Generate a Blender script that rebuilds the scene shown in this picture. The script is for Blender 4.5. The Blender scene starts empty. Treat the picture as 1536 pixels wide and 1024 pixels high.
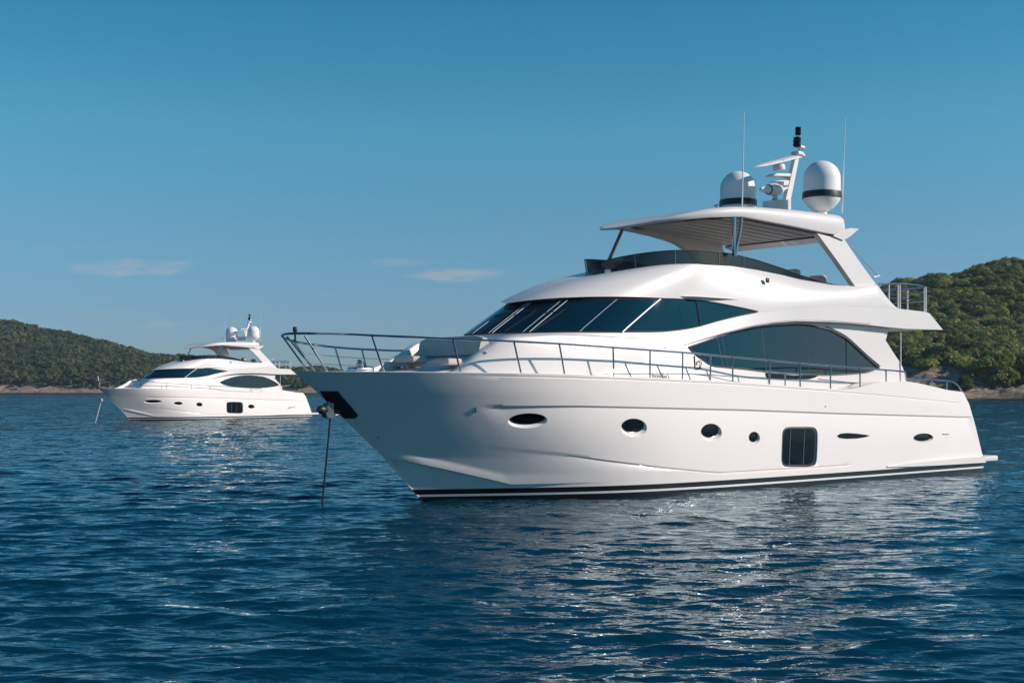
import bpy, bmesh, math, random
import numpy as np
from mathutils import Vector, Matrix
from mathutils.bvhtree import BVHTree
from mathutils.kdtree import KDTree

# ------------------------------------------------------------------ camera, sky, sun, exposure
SC = bpy.context.scene
COL = SC.collection
FPX = 1945.0            # focal length in pixels of the 1536 px wide photograph
HOR = 584.0             # row of the horizon
CAMH = 2.5              # metres above the water
SUN_AZ = (0.991, -0.13)  # horizontal direction towards the sun
SUN_EL = math.radians(26)

cd = bpy.data.cameras.new('camera')
cam = bpy.data.objects.new('camera', cd)
COL.objects.link(cam)
cam.location = (0, 0, CAMH)
cam.rotation_euler = (math.radians(90), 0, 0)
cd.sensor_width = 36.0
cd.lens = 36.0 * FPX / 1536.0
cd.shift_y = (HOR - 512.0) / 1536.0
cd.clip_start = 0.1
cd.clip_end = 20000
SC.camera = cam

SC.view_settings.view_transform = 'Standard'
SC.view_settings.look = 'None'
SC.view_settings.exposure = 0.0
SC.view_settings.gamma = 1.0
SC.render.engine = 'CYCLES'
SC.cycles.use_denoising = True
SC.cycles.max_bounces = 6
SC.cycles.diffuse_bounces = 3
SC.cycles.glossy_bounces = 4
SC.cycles.transmission_bounces = 4
SC.cycles.volume_bounces = 0
SC.cycles.caustics_reflective = False
SC.cycles.caustics_refractive = False


class NT:
    """tiny helper to wire node trees"""
    def __init__(s, tree):
        s.t = tree
        s.n = tree.nodes
    def add(s, typ, ins=None, **props):
        nd = s.n.new(typ)
        for k, v in props.items():
            setattr(nd, k, v)
        for k, v in (ins or {}).items():
            sock = nd.inputs[k]
            if hasattr(v, 'node'):
                s.t.links.new(v, sock)
            else:
                sock.default_value = v
        return nd
    def math(s, op, a, b=0.0, c=0.0):
        return s.add('ShaderNodeMath', {0: a, 1: b, 2: c}, operation=op).outputs[0]
    def ramp(s, fac, stops, interp='LINEAR'):
        nd = s.add('ShaderNodeValToRGB', {'Fac': fac})
        nd.color_ramp.interpolation = interp
        e = nd.color_ramp.elements
        while len(e) < len(stops):
            e.new(0.5)
        for el, (p, c) in zip(e, stops):
            el.position = p
            el.color = (*c, 1) if len(c) == 3 else c
        return nd.outputs['Color']
    def mix(s, fac, a, b, mode='MIX'):
        nd = s.add('ShaderNodeMix', data_type='RGBA', blend_type=mode)
        for idx, v in ((0, fac), (6, a), (7, b)):
            if hasattr(v, 'node'):
                s.t.links.new(v, nd.inputs[idx])
            else:
                nd.inputs[idx].default_value = v if idx == 0 else ((*v, 1) if len(v) == 3 else v)
        return nd.outputs[2]
    def noise(s, vec, scale, detail=3.0, rough=0.55):
        return s.add('ShaderNodeTexNoise', {'Vector': vec, 'Scale': scale, 'Detail': detail, 'Roughness': rough}).outputs['Fac']


world = bpy.data.worlds.new('World')
SC.world = world
world.use_nodes = True
w = NT(world.node_tree)
w.n.clear()
sky = w.add('ShaderNodeTexSky', sky_type='NISHITA')
sky.sun_disc = False
sky.sun_elevation = SUN_EL
sky.sun_rotation = math.atan2(SUN_AZ[0], SUN_AZ[1])
sky.altitude = 0
sky.air_density = 1.0
sky.dust_density = 0.3
sky.ozone_density = 3.0

# a few faint streaks of cloud low over the hills
geo = w.add('ShaderNodeTexCoord').outputs['Generated']
sep = w.add('ShaderNodeSeparateXYZ', {0: geo})
yy = w.math('MAXIMUM', sep.outputs[1], 0.05)
cu = w.math('DIVIDE', sep.outputs[0], yy)
cv = w.math('DIVIDE', sep.outputs[2], yy)
cvec = w.add('ShaderNodeCombineXYZ', {0: w.math('MULTIPLY', cu, 1.0), 1: w.math('MULTIPLY', cv, 5.0), 2: 0.3}).outputs[0]
tint = w.ramp(w.math('MAXIMUM', sep.outputs[2], 0.0), [(0.0, (.64, .88, 1.28)), (.06, (.64, .92, 1.30)), (.124, (.62, 1.10, 1.27)), (.193, (.555, 1.32, 1.36)), (.277, (.32, 1.20, 1.34)), (.4, (.16, 1.0, 1.25)), (1.0, (.15, .9, 1.15))])
skc = w.mix(1.0, sky.outputs['Color'], tint, 'MULTIPLY')
cn = w.noise(cvec, 26.0, 5.0, 0.6)
total = None
for (px, py, aw, ah, st) in [(195, 402, 105, 17, .85), (690, 413, 95, 12, .8), (600, 393, 45, 9, .4), (240, 486, 50, 8, .5), 
                             (150, 470, 60, 9, .3), (950, 300, 120, 16, .0)]:
    du = w.math('DIVIDE', w.math('SUBTRACT', cu, (px - 768) / FPX), aw / FPX)
    dv = w.math('DIVIDE', w.math('SUBTRACT', cv, (HOR - py) / FPX), ah / FPX)
    r2 = w.math('ADD', w.math('MULTIPLY', du, du), w.math('MULTIPLY', dv, dv))
    m = w.math('SUBTRACT', 1.0, r2)
    m = w.math('ADD', m, w.math('MULTIPLY', w.math('SUBTRACT', cn, 0.5), 3.2))
    m = w.add('ShaderNodeMapRange', {0: m, 1: 0.0, 2: 1.5, 3: 0.0, 4: st}, interpolation_type='SMOOTHSTEP').outputs[0]
    total = m if total is None else w.math('MAXIMUM', total, m)
skc = w.mix(w.math('MULTIPLY', total, 0.5), skc, (7.2, 6.6, 6.6))
bg = w.add('ShaderNodeBackground', {'Color': skc, 'Strength': 0.075})
wo = w.add('ShaderNodeOutputWorld', {'Surface': bg.outputs[0]})

sd = bpy.data.lights.new('sun', 'SUN')
sd.energy = 4.6
sd.angle = math.radians(0.5)
sd.color = (1.0, 0.885, 0.81)
sun = bpy.data.objects.new('sun', sd)
COL.objects.link(sun)
_sv = Vector((SUN_AZ[0] * math.cos(SUN_EL), SUN_AZ[1] * math.cos(SUN_EL), math.sin(SUN_EL)))
sun.rotation_euler = _sv.to_track_quat('Z', 'Y').to_euler()
sun.location = (60, -20, 60)

RNG = np.random.default_rng(7)


# ------------------------------------------------------------------ materials
def principled(name, color, rough=0.4, metal=0.0, spec=0.5, coat=0.0, bump=None, vary=None, alpha=1.0, trans=0.0):
    m = bpy.data.materials.new(name)
    m.use_nodes = True
    t = NT(m.node_tree)
    b = t.n['Principled BSDF']
    b.inputs['Base Color'].default_value = (*color, 1)
    b.inputs['Roughness'].default_value = rough
    b.inputs['Metallic'].default_value = metal
    b.inputs['Specular IOR Level'].default_value = spec
    b.inputs['Coat Weight'].default_value = coat
    b.inputs['Coat Roughness'].default_value = 0.06
    b.inputs['Alpha'].default_value = alpha
    b.inputs['Transmission Weight'].default_value = trans
    if vary or bump:
        co = t.add('ShaderNodeTexCoord').outputs['Object']
        if vary:
            sc, amt = vary
            f = t.noise(co, sc, 4.0)
            lo = tuple(c * (1 - amt) for c in color)
            hi = tuple(min(1, c * (1 + amt)) for c in color)
            col = t.ramp(f, [(0.3, lo), (0.7, hi)])
            t.t.links.new(col, b.inputs['Base Color'])
        if bump:
            sc, st, dist = bump
            f = t.noise(co, sc, 3.0)
            bp = t.add('ShaderNodeBump', {'Height': f, 'Strength': st, 'Distance': dist})
            t.t.links.new(bp.outputs[0], b.inputs['Normal'])
    return m


M = {}
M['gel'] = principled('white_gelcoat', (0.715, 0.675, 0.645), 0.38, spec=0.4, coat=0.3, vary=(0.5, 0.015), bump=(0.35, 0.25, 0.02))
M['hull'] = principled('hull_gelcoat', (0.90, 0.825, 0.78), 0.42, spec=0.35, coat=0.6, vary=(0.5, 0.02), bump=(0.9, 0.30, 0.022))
M['gel2'] = principled('white_moulding', (0.74, 0.70, 0.67), 0.35, coat=0.3)
M['black'] = principled('black_antifouling', (0.006, 0.008, 0.010), 0.35)
M['pin'] = principled('white_pinstripe', (0.75, 0.75, 0.74), 0.3)
M['glass'] = principled('tinted_window_glass', (0.002, 0.016, 0.026), 0.03, spec=0.65, bump=(0.8, 0.35, 0.02))
M['port'] = principled('porthole_glass', (0.003, 0.005, 0.007), 0.06, spec=0.3)
M['screen'] = principled('smoked_acrylic', (0.012, 0.018, 0.024), 0.05, spec=0.6, alpha=0.96)
M['chrome'] = principled('polished_steel', (0.42, 0.42, 0.43), 0.16, metal=1.0)
M['dark'] = principled('black_rubber', (0.012, 0.012, 0.014), 0.45)
M['grey'] = principled('grey_trim', (0.22, 0.235, 0.24), 0.5)
M['fabric'] = principled('grey_cushion_fabric', (0.56, 0.515, 0.465), 0.9, spec=0.2, bump=(90, 0.3, 0.004), vary=(3, 0.06))
M['louvre'] = principled('grey_roof_slats', (0.42, 0.42, 0.41), 0.55)
M['mirror'] = principled('dark_steel_plate', (0.03, 0.034, 0.04), 0.22, metal=0.4)
M['dome'] = principled('radome_white', (0.88, 0.85, 0.83), 0.55, spec=0.3)
M['galv'] = principled('galvanised_anchor', (0.07, 0.085, 0.09), 0.42, metal=0.75, vary=(12, 0.3))
M['ropeline'] = principled('dark_mooring_rope', (0.012, 0.012, 0.015), 0.7)
M['deck'] = principled('cream_deck', (0.62, 0.58, 0.52), 0.6, vary=(2, 0.05))
M['orange'] = principled('weathered_float', (0.35, 0.30, 0.30), 0.6)


# ------------------------------------------------------------------ mesh helpers
def new_mesh_obj(name, V, F, mat, parent=None, smooth=True, sharp=32, recalc=True, mats=None, fmat=None):
    me = bpy.data.meshes.new(name)
    V = np.asarray(V, dtype=float)
    me.from_pydata([tuple(v) for v in V], [], [tuple(int(i) for i in f) for f in F])
    if mats:
        for mm in mats:
            me.materials.append(mm)
        if fmat is not None:
            me.polygons.foreach_set('material_index', np.asarray(fmat, dtype=np.int32))
    else:
        me.materials.append(mat)
    if recalc:
        bm = bmesh.new()
        bm.from_mesh(me)
        bmesh.ops.remove_doubles(bm, verts=bm.verts, dist=1e-5)
        bmesh.ops.recalc_face_normals(bm, faces=bm.faces)
        bm.to_mesh(me)
        bm.free()
    if smooth:
        me.polygons.foreach_set('use_smooth', np.ones(len(me.polygons), dtype=bool))
        me.set_sharp_from_angle(angle=math.radians(sharp))
    me.update()
    o = bpy.data.objects.new(name, me)
    COL.objects.link(o)
    if parent is not None:
        o.parent = parent
    return o


def big_mesh(name, V, quads, mat, parent=None, smooth=True):
    """fast path for large all-quad meshes"""
    me = bpy.data.meshes.new(name)
    V = np.ascontiguousarray(V, dtype=np.float32)
    Q = np.ascontiguousarray(quads, dtype=np.int32)
    me.vertices.add(len(V))
    me.vertices.foreach_set('co', V.ravel())
    me.loops.add(Q.size)
    me.loops.foreach_set('vertex_index', Q.ravel())
    me.polygons.add(len(Q))
    k = Q.shape[1]
    me.polygons.foreach_set('loop_start', np.arange(0, Q.size, k, dtype=np.int32))
    me.polygons.foreach_set('loop_total', np.full(len(Q), k, dtype=np.int32))
    me.polygons.foreach_set('use_smooth', np.full(len(Q), smooth, dtype=bool))
    me.update(calc_edges=True)
    me.validate()
    me.materials.append(mat)
    o = bpy.data.objects.new(name, me)
    COL.objects.link(o)
    if parent is not None:
        o.parent = parent
    return o


def gquads(n, m, closed_m=False):
    i, j = np.meshgrid(np.arange(n - 1), np.arange(m if closed_m else m - 1), indexing='ij')
    a = i * m + j
    b = i * m + (j + 1) % m
    return np.stack([a, b, b + m, a + m], -1).reshape(-1, 4)


def sheet(P, closed_m=False):
    P = np.asarray(P, dtype=float)
    n, m = P.shape[:2]
    return P.reshape(-1, 3), gquads(n, m, closed_m).tolist()


def cat(parts):
    V, F, k = [], [], 0
    for v, f in parts:
        v = np.asarray(v, dtype=float)
        V.append(v)
        F += [[i + k for i in ff] for ff in f]
        k += len(v)
    return np.concatenate(V), F


def tube(pts, r, k=8, cap=True):
    P = np.asarray(pts, dtype=float)
    r = np.broadcast_to(np.asarray(r, dtype=float), (len(P),))
    T = np.gradient(P, axis=0)
    T /= np.linalg.norm(T, axis=1)[:, None] + 1e-12
    up = np.array([0, 0, 1.0]) if abs(T[0][2]) < 0.9 else np.array([1.0, 0, 0])
    rings = []
    nrm = np.cross(T[0], up)
    nrm /= np.linalg.norm(nrm)
    for i in range(len(P)):
        nrm = nrm - T[i] * nrm.dot(T[i])
        nrm /= np.linalg.norm(nrm)
        bn = np.cross(T[i], nrm)
        a = np.linspace(0, 2 * math.pi, k, endpoint=False)
        rings.append(P[i] + r[i] * (np.cos(a)[:, None] * nrm + np.sin(a)[:, None] * bn))
    V, F = sheet(np.array(rings), True)
    if cap:
        F.append(list(range(k)))
        F.append(list(range(len(V) - k, len(V))))
    return V, F


def lathe(prof, c=(0, 0, 0), k=32):
    a = np.linspace(0, 2 * math.pi, k, endpoint=False)
    rings = [[(c[0] + r * math.cos(x), c[1] + r * math.sin(x), c[2] + z) for x in a] for r, z in prof]
    V, F = sheet(np.array(rings), True)
    F.append(list(range(k)))
    F.append(list(range(len(V) - k, len(V))))
    return V, F


def prism(poly, d):
    P = np.asarray(poly, dtype=float)
    n = len(P)
    V = np.concatenate([P, P + np.asarray(d, dtype=float)])
    F = [list(range(n)), list(range(2 * n - 1, n - 1, -1))]
    F += [[i, (i + 1) % n, n + (i + 1) % n, n + i] for i in range(n)]
    return V, F


def rbox(c, size, r=0.03, seg=3, rot=None):
    """box with rounded edges"""
    bm = bmesh.new()
    bmesh.ops.create_cube(bm, size=1.0)
    for v in bm.verts:
        v.co = Vector((v.co.x * size[0], v.co.y * size[1], v.co.z * size[2]))
    bmesh.ops.bevel(bm, geom=list(bm.edges), offset=r, segments=seg, profile=0.5, affect='EDGES')
    if rot is not None:
        bmesh.ops.rotate(bm, verts=bm.verts, cent=(0, 0, 0), matrix=rot)
    bm.verts.index_update()
    V = np.array([tuple(v.co) for v in bm.verts]) + np.asarray(c, dtype=float)
    F = [[v.index for v in f.verts] for f in bm.faces]
    bm.free()
    return V, F


def interp_path(pts, n):
    """smooth (Catmull-Rom) resampling of a polyline"""
    P = np.asarray(pts, dtype=float)
    if len(P) == 2:
        t = np.linspace(0, 1, n)[:, None]
        return P[0] * (1 - t) + P[1] * t
    Q = np.concatenate([[2 * P[0] - P[1]], P, [2 * P[-1] - P[-2]]])
    out = []
    for x in np.linspace(0, len(P) - 1, n):
        i = min(int(x), len(P) - 2)
        f = x - i
        p0, p1, p2, p3 = Q[i], Q[i + 1], Q[i + 2], Q[i + 3]
        out.append(0.5 * (2 * p1 + (p2 - p0) * f + (2 * p0 - 5 * p1 + 4 * p2 - p3) * f * f + (3 * p1 - p0 - 3 * p2 + p3) * f ** 3))
    return np.array(out)


def sm(a, b, x):
    t = np.clip((np.asarray(x, dtype=float) - a) / (b - a), 0, 1)
    return t * t * (3 - 2 * t)


def tag(o, label=None, cat_=None, group=None, kind=None):
    if label:
        o['label'] = label
    if cat_:
        o['category'] = cat_
    if group:
        o['group'] = group
    if kind:
        o['kind'] = kind
    return o


def empty(name, loc, rz=0.0):
    o = bpy.data.objects.new(name, None)
    COL.objects.link(o)
    o.location = loc
    o.rotation_euler = (0, 0, rz)
    o.empty_display_size = 0.5
    return o


# ------------------------------------------------------------------ sea
def wave_field(X, Y, spacing):
    rng = np.random.default_rng(21)
    N = 130
    lam = np.exp(np.linspace(math.log(0.17), math.log(6.0), N)) * rng.uniform(.93, 1.07, N)
    wind = math.radians(-78)                       # waves run towards the camera, slightly across
    th = wind + rng.normal(0, 0.42, N)
    ph = rng.uniform(0, 2 * math.pi, N)
    slope = 0.0250 * np.where(lam > 1.0, (1.0 / lam) ** 0.95, 1.0)
    Z = np.zeros_like(X)
    DX = np.zeros_like(X)
    DY = np.zeros_like(X)
    # slow patches of calmer and rougher water
    patch = 0.85 + 0.25 * np.sin(X * .11 + 1.3 + .7 * np.sin(Y * .07)) * np.sin(Y * .09 + .6 * np.sin(X * .05))
    patch = patch * (1 + 1.1 * sm(45, 140, Y))      # fresher breeze away from the shelter of the near yacht
    for i in range(N):
        k = 2 * math.pi / lam[i]
        wgt = np.clip((lam[i] / spacing - 2.2) / 2.0, 0, 1)
        if wgt.max() <= 0:
            continue
        a = slope[i] / k * wgt * patch
        p = k * (math.cos(th[i]) * X + math.sin(th[i]) * Y) + ph[i]
        c, s_ = np.cos(p), np.sin(p)
        Z += a * c
        DX -= 0.8 * a * math.cos(th[i]) * s_
        DY -= 0.8 * a * math.sin(th[i]) * s_
    return X + DX, Y + DY, Z


def build_sea():
    ang = np.concatenate([np.linspace(-180, -34, 50)[:-1], np.linspace(-34, 34, 760), np.linspace(34, 180, 50)[1:-1]])
    ang = np.radians(ang)
    rad = np.concatenate([np.geomspace(2, 9, 120)[:-1], np.geomspace(9, 40, 540)[:-1], np.geomspace(40, 120, 270)[:-1], np.linspace(120, 430, 540)[:-1], np.geomspace(430, 1500, 220)])
    R, A = np.meshgrid(rad, ang, indexing='ij')
    X, Y = R * np.sin(A), R * np.cos(A)
    da = np.gradient(ang)
    spacing = np.maximum(np.broadcast_to(np.gradient(rad)[:, None], R.shape), R * da[None, :])
    X2, Y2, Z = wave_field(X, Y, spacing)
    P = np.stack([X2, Y2, Z], -1)
    V = P.reshape(-1, 3)
    Q = gquads(P.shape[0], P.shape[1], True)
    m = bpy.data.materials.new('sea_water')
    m.use_nodes = True
    t = NT(m.node_tree)
    b = t.n['Principled BSDF']
    co = t.add('ShaderNodeTexCoord').outputs['Object']
    mp = t.add('ShaderNodeMapping', {'Vector': co, 'Scale': (0.5, 1.0, 1.0)}).outputs[0]
    n1 = t.noise(mp, 3.2, 3.0, 0.5)
    n2 = t.noise(mp, 9.0, 2.0, 0.5)
    n0 = t.noise(mp, 1.4, 2.0, 0.5)
    h = t.math('ADD', t.math('ADD', t.math('MULTIPLY', n0, 0.085), t.math('MULTIPLY', n1, 0.075)), t.math('MULTIPLY', n2, 0.010))
    yv = t.add('ShaderNodeSeparateXYZ', {0: co}).outputs[1]
    wind = t.add('ShaderNodeMapRange', {0: yv, 1: 28.0, 2: 130.0, 3: 1.0, 4: 3.8}).outputs[0]   # fresher breeze away from the yacht's lee
    h = t.math('MULTIPLY', h, wind)
    bp = t.add('ShaderNodeBump', {'Height': h, 'Strength': 0.85, 'Distance': 1.0, 'Filter Width': 0.01})
    gl = t.add('ShaderNodeBsdfGlossy', {'Color': (0.82, 0.94, 0.98, 1), 'Roughness': 0.03, 'Normal': bp.outputs[0]})
    fr = t.add('ShaderNodeFresnel', {'IOR': 1.333, 'Normal': bp.outputs[0]}).outputs[0]
    b = t.add('ShaderNodeBsdfDiffuse', {'Normal': bp.outputs[0]})
    mx = t.add('ShaderNodeMixShader', {0: t.math('MULTIPLY', fr, 0.97), 1: b.outputs[0], 2: gl.outputs[0]})
    t.t.links.new(mx.outputs[0], t.n['Material Output'].inputs['Surface'])
    # green-blue clouding of the deep water
    f = t.noise(co, 0.05, 3.0)
    colr = t.ramp(f, [(0.3, (0.0005, 0.026, 0.050)), (0.7, (0.0008, 0.035, 0.062))])
    t.t.links.new(colr, b.inputs['Color'])
    o = big_mesh('water', V, Q, m)
    tag(o, 'deep blue rippled sea under both yachts', 'sea', kind='structure')
    return o


# ------------------------------------------------------------------ yacht geometry (local frame: s aft, t to port, z up)
ANG = math.radians(40.2)
CA, SA = math.cos(ANG), math.sin(ANG)
BX, BZ = -136 * CAMH / 167.5, FPX * CAMH / 167.5
PITCH = 0


def U(px, py, t):
    """point of the photograph, at lateral offset t, in the yacht's own frame"""
    q = (px - 768.0) / FPX
    s = (q * (BZ - t * CA) - BX - t * SA) / (CA - q * SA)
    Z = BZ + s * SA - t * CA
    return s, CAMH + (HOR - py) * Z / FPX


def UP(px, py, t):
    s, z = U(px, py, t)
    return (s, t, z)


def hit(px, py, tf, t0=2.0):
    t = t0
    for _ in range(60):
        s, z = U(px, py, t)
        t = 0.5 * t + 0.5 * tf(s, z)
    return s, t, z


_st = [U(x, y, 0.0) for x, y in [(442, 557), (487, 598), (542, 653), (577, 687), (633, 752)]]
_stz = np.array([z for s, z in _st][::-1])
_sts = np.array([s for s, z in _st][::-1])


def s_stem(z):
    z = np.asarray(z, dtype=float)
    v = np.interp(z, _stz, _sts)
    v = np.where(z < _stz[0], _sts[0] - (z - _stz[0]) * 0.9, v)
    return np.where(z > _stz[-1], _sts[-1] - (z - _stz[-1]) * 1.1, v)


_tr = [U(x, y, 2.45) for x, y in [(1443.7, 587.5), (1453, 606), (1462.4, 639), (1472.5, 682)]]
_trz = np.array([z for s, z in _tr][::-1])
_trs = np.array([s for s, z in _tr][::-1])


def s_tr(z):
    z = np.asarray(z, dtype=float)
    return np.where(z < _trz[0], _trs[0] + 0.02 - (z - _trz[0]) * 0.1, np.interp(z, _trz, _trs))


S0 = float(_sts[-1])
LB = float(_trs[-1]) - S0


def soft_min(r, n):
    r = np.maximum(r, 1e-6)
    return r / (1 + r ** n) ** (1 / n)


def BS_s(s):
    x = np.maximum(np.asarray(s, dtype=float) - S0, 0.0)
    b = 2.66 * soft_min(0.74 * x ** 0.88 / 2.66, 3.6)
    return b - 0.22 * sm(13, 20, s)


def BS(u):
    return BS_s(S0 + np.asarray(u, dtype=float) * LB)


def BW(u):
    s = np.asarray(u, dtype=float) * 19.8
    return 2.58 * soft_min(0.54 * s / 2.58, 4.2) - 0.10 * sm(13, 20, s)


_zs_u = np.array([0, 1.0])
_zs_z = np.array([2.87, 2.7])


def zs(u):
    return np.interp(u, _zs_u, _zs_z)


def hb(u, z):
    x = np.clip(np.asarray(z, dtype=float) / zs(u), 0, 1.1)
    p = 1.25 - 0.55 * sm(0.1, 0.6, u)
    return BW(u) + (BS(u) - BW(u)) * x ** p


def u_of(s, z):
    return np.clip((s - s_stem(z)) / (s_tr(z) - s_stem(z)), 0, 1)


def hull_hit(px, py):
    s, t, z = hit(px, py, lambda s, z: float(hb(u_of(s, max(z, 0.0)), max(z, 0.0))), 1.5)
    return s, t, z


def trace_u(pts):
    out = []
    for px, py in pts:
        s, t, z = hull_hit(px, py)
        out.append((float(u_of(s, z)), z))
    out.sort()
    return np.array([a for a, b in out]), np.array([b for a, b in out])


# sheer first (its own breadth), then everything below it
_sheer_px = [(442, 556.5), (500, 556.6), (576, 557), (691, 558), (782, 559.2), (847, 560.8), (920, 564), (975, 566), (1024, 568.5),
             (1065, 570.5), (1099, 572.5), (1155, 576.5), (1200, 580), (1245, 583), (1265, 584.2), (1285, 581.5), (1308, 575), (1326.5, 572.3),
             (1361.7, 572), (1378, 574.6), (1401.5, 580), (1422.6, 585), (1443.7, 587.5)]
_res = []
for px, py in _sheer_px:
    s, t, z = hit(px, py, lambda s, z: float(BS_s(s)), 1.0)
    _res.append(((s - S0) / LB, z))
_res[0] = (0.0, _res[0][1])
_res.sort()
_zs_u = np.array([min(1, a) for a, b in _res])
_zs_z = np.array([b for a, b in _res])

_c_u, _c_z = trace_u([(577, 687), (610, 692), (650, 700), (700, 711), (765, 726)])
_k2u, _k2z = trace_u([(657, 663), (744, 671), (839.6, 680), (914, 690), (989, 699), (1060, 706), (1085, 707.5), (1150, 708.7), (1215, 706.5)])
_k1u, _k1z = trace_u([(712, 608), (869.5, 608), (1060, 612.4), (1117.6, 613.7), (1248, 618.6), (1443, 624.4)])
_gu, _gz = trace_u([(560, 560), (680, 563), (841, 566), (1000, 571.5), (1087, 575.5), (1195, 582.5), (1300, 591), (1317, 592.6), (1439, 604.4)])


def zc(u):
    return np.maximum(np.interp(u, _c_u, _c_z), 0.33)


def zk2(u):
    return np.maximum(np.interp(u, _k2u, _k2z), zc(u) + 0.12)


def zk1(u):
    return np.interp(u, _k1u, _k1z)


def zg(u):
    return np.minimum(np.interp(u, _gu, _gz), zs(u) - 0.07)


def hull_rows(u):
    """rows from keel to gunwale at station u: list of (z, t)"""
    lip = 0.055 * (1 - sm(0.03, 0.23, u))
    r2 = 0.050 * sm(_k2u[0] + .02, 0.33, u) * (1 - sm(0.60, 0.66, u))
    r1 = 0.045 * sm(_k1u[0], _k1u[0] + .03, u) * (1 - sm(0.985, 1.0, u))
    rg = 0.022 * sm(0.12, 0.30, u) * (1 - sm(0.965, .975, u))
    c, k2, k1, g, top = float(zc(u)), float(zk2(u)), float(zk1(u)), float(zg(u)), float(zs(u))
    rows = [(-0.85, 0.0), (-0.7, 0.55 * float(hb(u, 0)))]
    def add(z, off):
        rows.append((z, max(0.0, float(hb(u, max(z, 0))) + off * min(1.0, u / 0.03))))
    for z in (-0.2, 0.0, 0.105, 0.155, 0.275):
        add(z, 0)
    for f in (0.33, 0.66):
        add(0.275 + (c - 0.01 - 0.275) * f, 0)
    add(c - 0.012, 0)
    add(c, lip)
    add(c + 0.015, lip * .98)
    add(min(c + 0.17, k2 - 0.075), lip * 0.30)
    z0 = min(c + 0.20, k2 - 0.06)
    for f in np.linspace(0.05, 1, 9):
        z = z0 + (k2 - 0.035 - z0) * f
        add(z, -r2 * f ** 2.2)
    add(k2, 0)
    for f in np.linspace(0.06, 1, 14):
        z = k2 + (k1 - 0.04 - k2) * f
        add(z, -r1 * f ** 3)
    add(k1, 0)
    for f in np.linspace(0.08, 1, 9):
        z = k1 + (g - 0.022 - k1) * f
        add(z, 0)
    add(g - 0.014, -rg)
    add(g + 0.012, -rg)
    add(g + 0.022, 0)
    add(top - 0.012, 0)
    add(top, -0.012)
    return rows


def hull_mesh():
    us = np.linspace(0, 1, 300) ** 1.15
    port = []
    for u in us:
        rows = hull_rows(float(u))
        zz = np.array([r[0] for r in rows])
        tt = np.array([r[1] for r in rows])
        ss = s_stem(zz) + u * (s_tr(zz) - s_stem(zz))
        if u == 0:
            tt = tt * 0 + np.where(zz > -0.5, 0.012, 0)
        port.append(np.stack([ss, tt, zz], -1))
    port = np.array(port)                       # (U, R, 3)
    n, r = port.shape[:2]
    stb = port.copy()
    stb[:, :, 1] *= -1
    Vp, Fp = sheet(port)
    Vs, Fs = sheet(stb)
    k = len(Vp)
    V = np.concatenate([Vp, Vs])
    F = Fp + [[i + k for i in f] for f in Fs]
    fm = []
    for f in Fp + Fs:
        j = min(i % r for i in [x % (n * r) for x in f])
        fm.append(1 if (j < 4 or j == 5) else (2 if j == 4 else 0))
    # transom, stem closing strip and deck lid
    for j in range(r - 1):
        a, b = (n - 1) * r + j, (n - 1) * r + j + 1
        F.append([a, b, b + k, a + k])
        fm.append(1 if (j < 4 or j == 5) else 0)
        F.append([j, j + 1, j + 1 + k, j + k])
        fm.append(1 if (j < 4 or j == 5) else (2 if j == 4 else 0))
    for i in range(n - 1):
        a, b = i * r + r - 1, (i + 1) * r + r - 1
        F.append([a, b, b + k, a + k])
        fm.append(0)
    return V, F, fm


# ---- upper works
def T_A(s, z):
    f = sm(6.0, 12.0, s)
    lean = 0.26 * (1 - f) + 0.02 * f
    return 2.17 + 0.06 * f - lean * (np.asarray(z) - 2.75)


def sn_A(z):
    return np.interp(z, [2.3, 3.6, 3.80, 4.75], [0.7, 1.50, 1.62, 3.15])


def s1_A(z):
    return np.interp(z, [2.3, 3.0, 3.86, 4.8], [4.2, 4.6, 5.3, 7.0])


def ring_A(wv, z, off=0.0, n=2.25):
    """wv in [-1,1]: starboard corner .. nose .. port corner at height z"""
    a = abs(wv)
    th = a * math.pi / 2
    s1, s0 = float(s1_A(z)), float(sn_A(z))
    t1 = float(T_A(s1, z)) + off
    cs = math.cos(th) ** (2 / n) if a < 1 else 0.0
    sn = math.sin(th) ** (2 / n)
    return (s1 - (s1 - s0 + off) * cs, math.copysign(t1 * sn, wv), z)


def w_at_s(z, s, n=2.25):
    s1, s0 = float(s1_A(z)), float(sn_A(z))
    c = max(0.0, min(1.0, (s1 - s) / (s1 - s0)))
    return math.acos(c ** (n / 2)) / (math.pi / 2)


def A_hit(px, py, inset=0.0):
    def tf(s, z):
        s1, s0 = float(s1_A(z)), float(sn_A(z))
        t = float(T_A(s, z)) - inset
        if s < s1:
            c = min(1.0, (s1 - s) / (s1 - s0))
            t = t * (max(0.0, 1 - c ** 2.25)) ** (1 / 2.25)
        return t
    return hit(px, py, tf, 1.8)


def curve_sz(pts, inset=0.0):
    h = sorted((A_hit(x, y, inset)[0], A_hit(x, y, inset)[2]) for x, y in pts)
    return np.array([a for a, b in h]), np.array([b for a, b in h])


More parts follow.
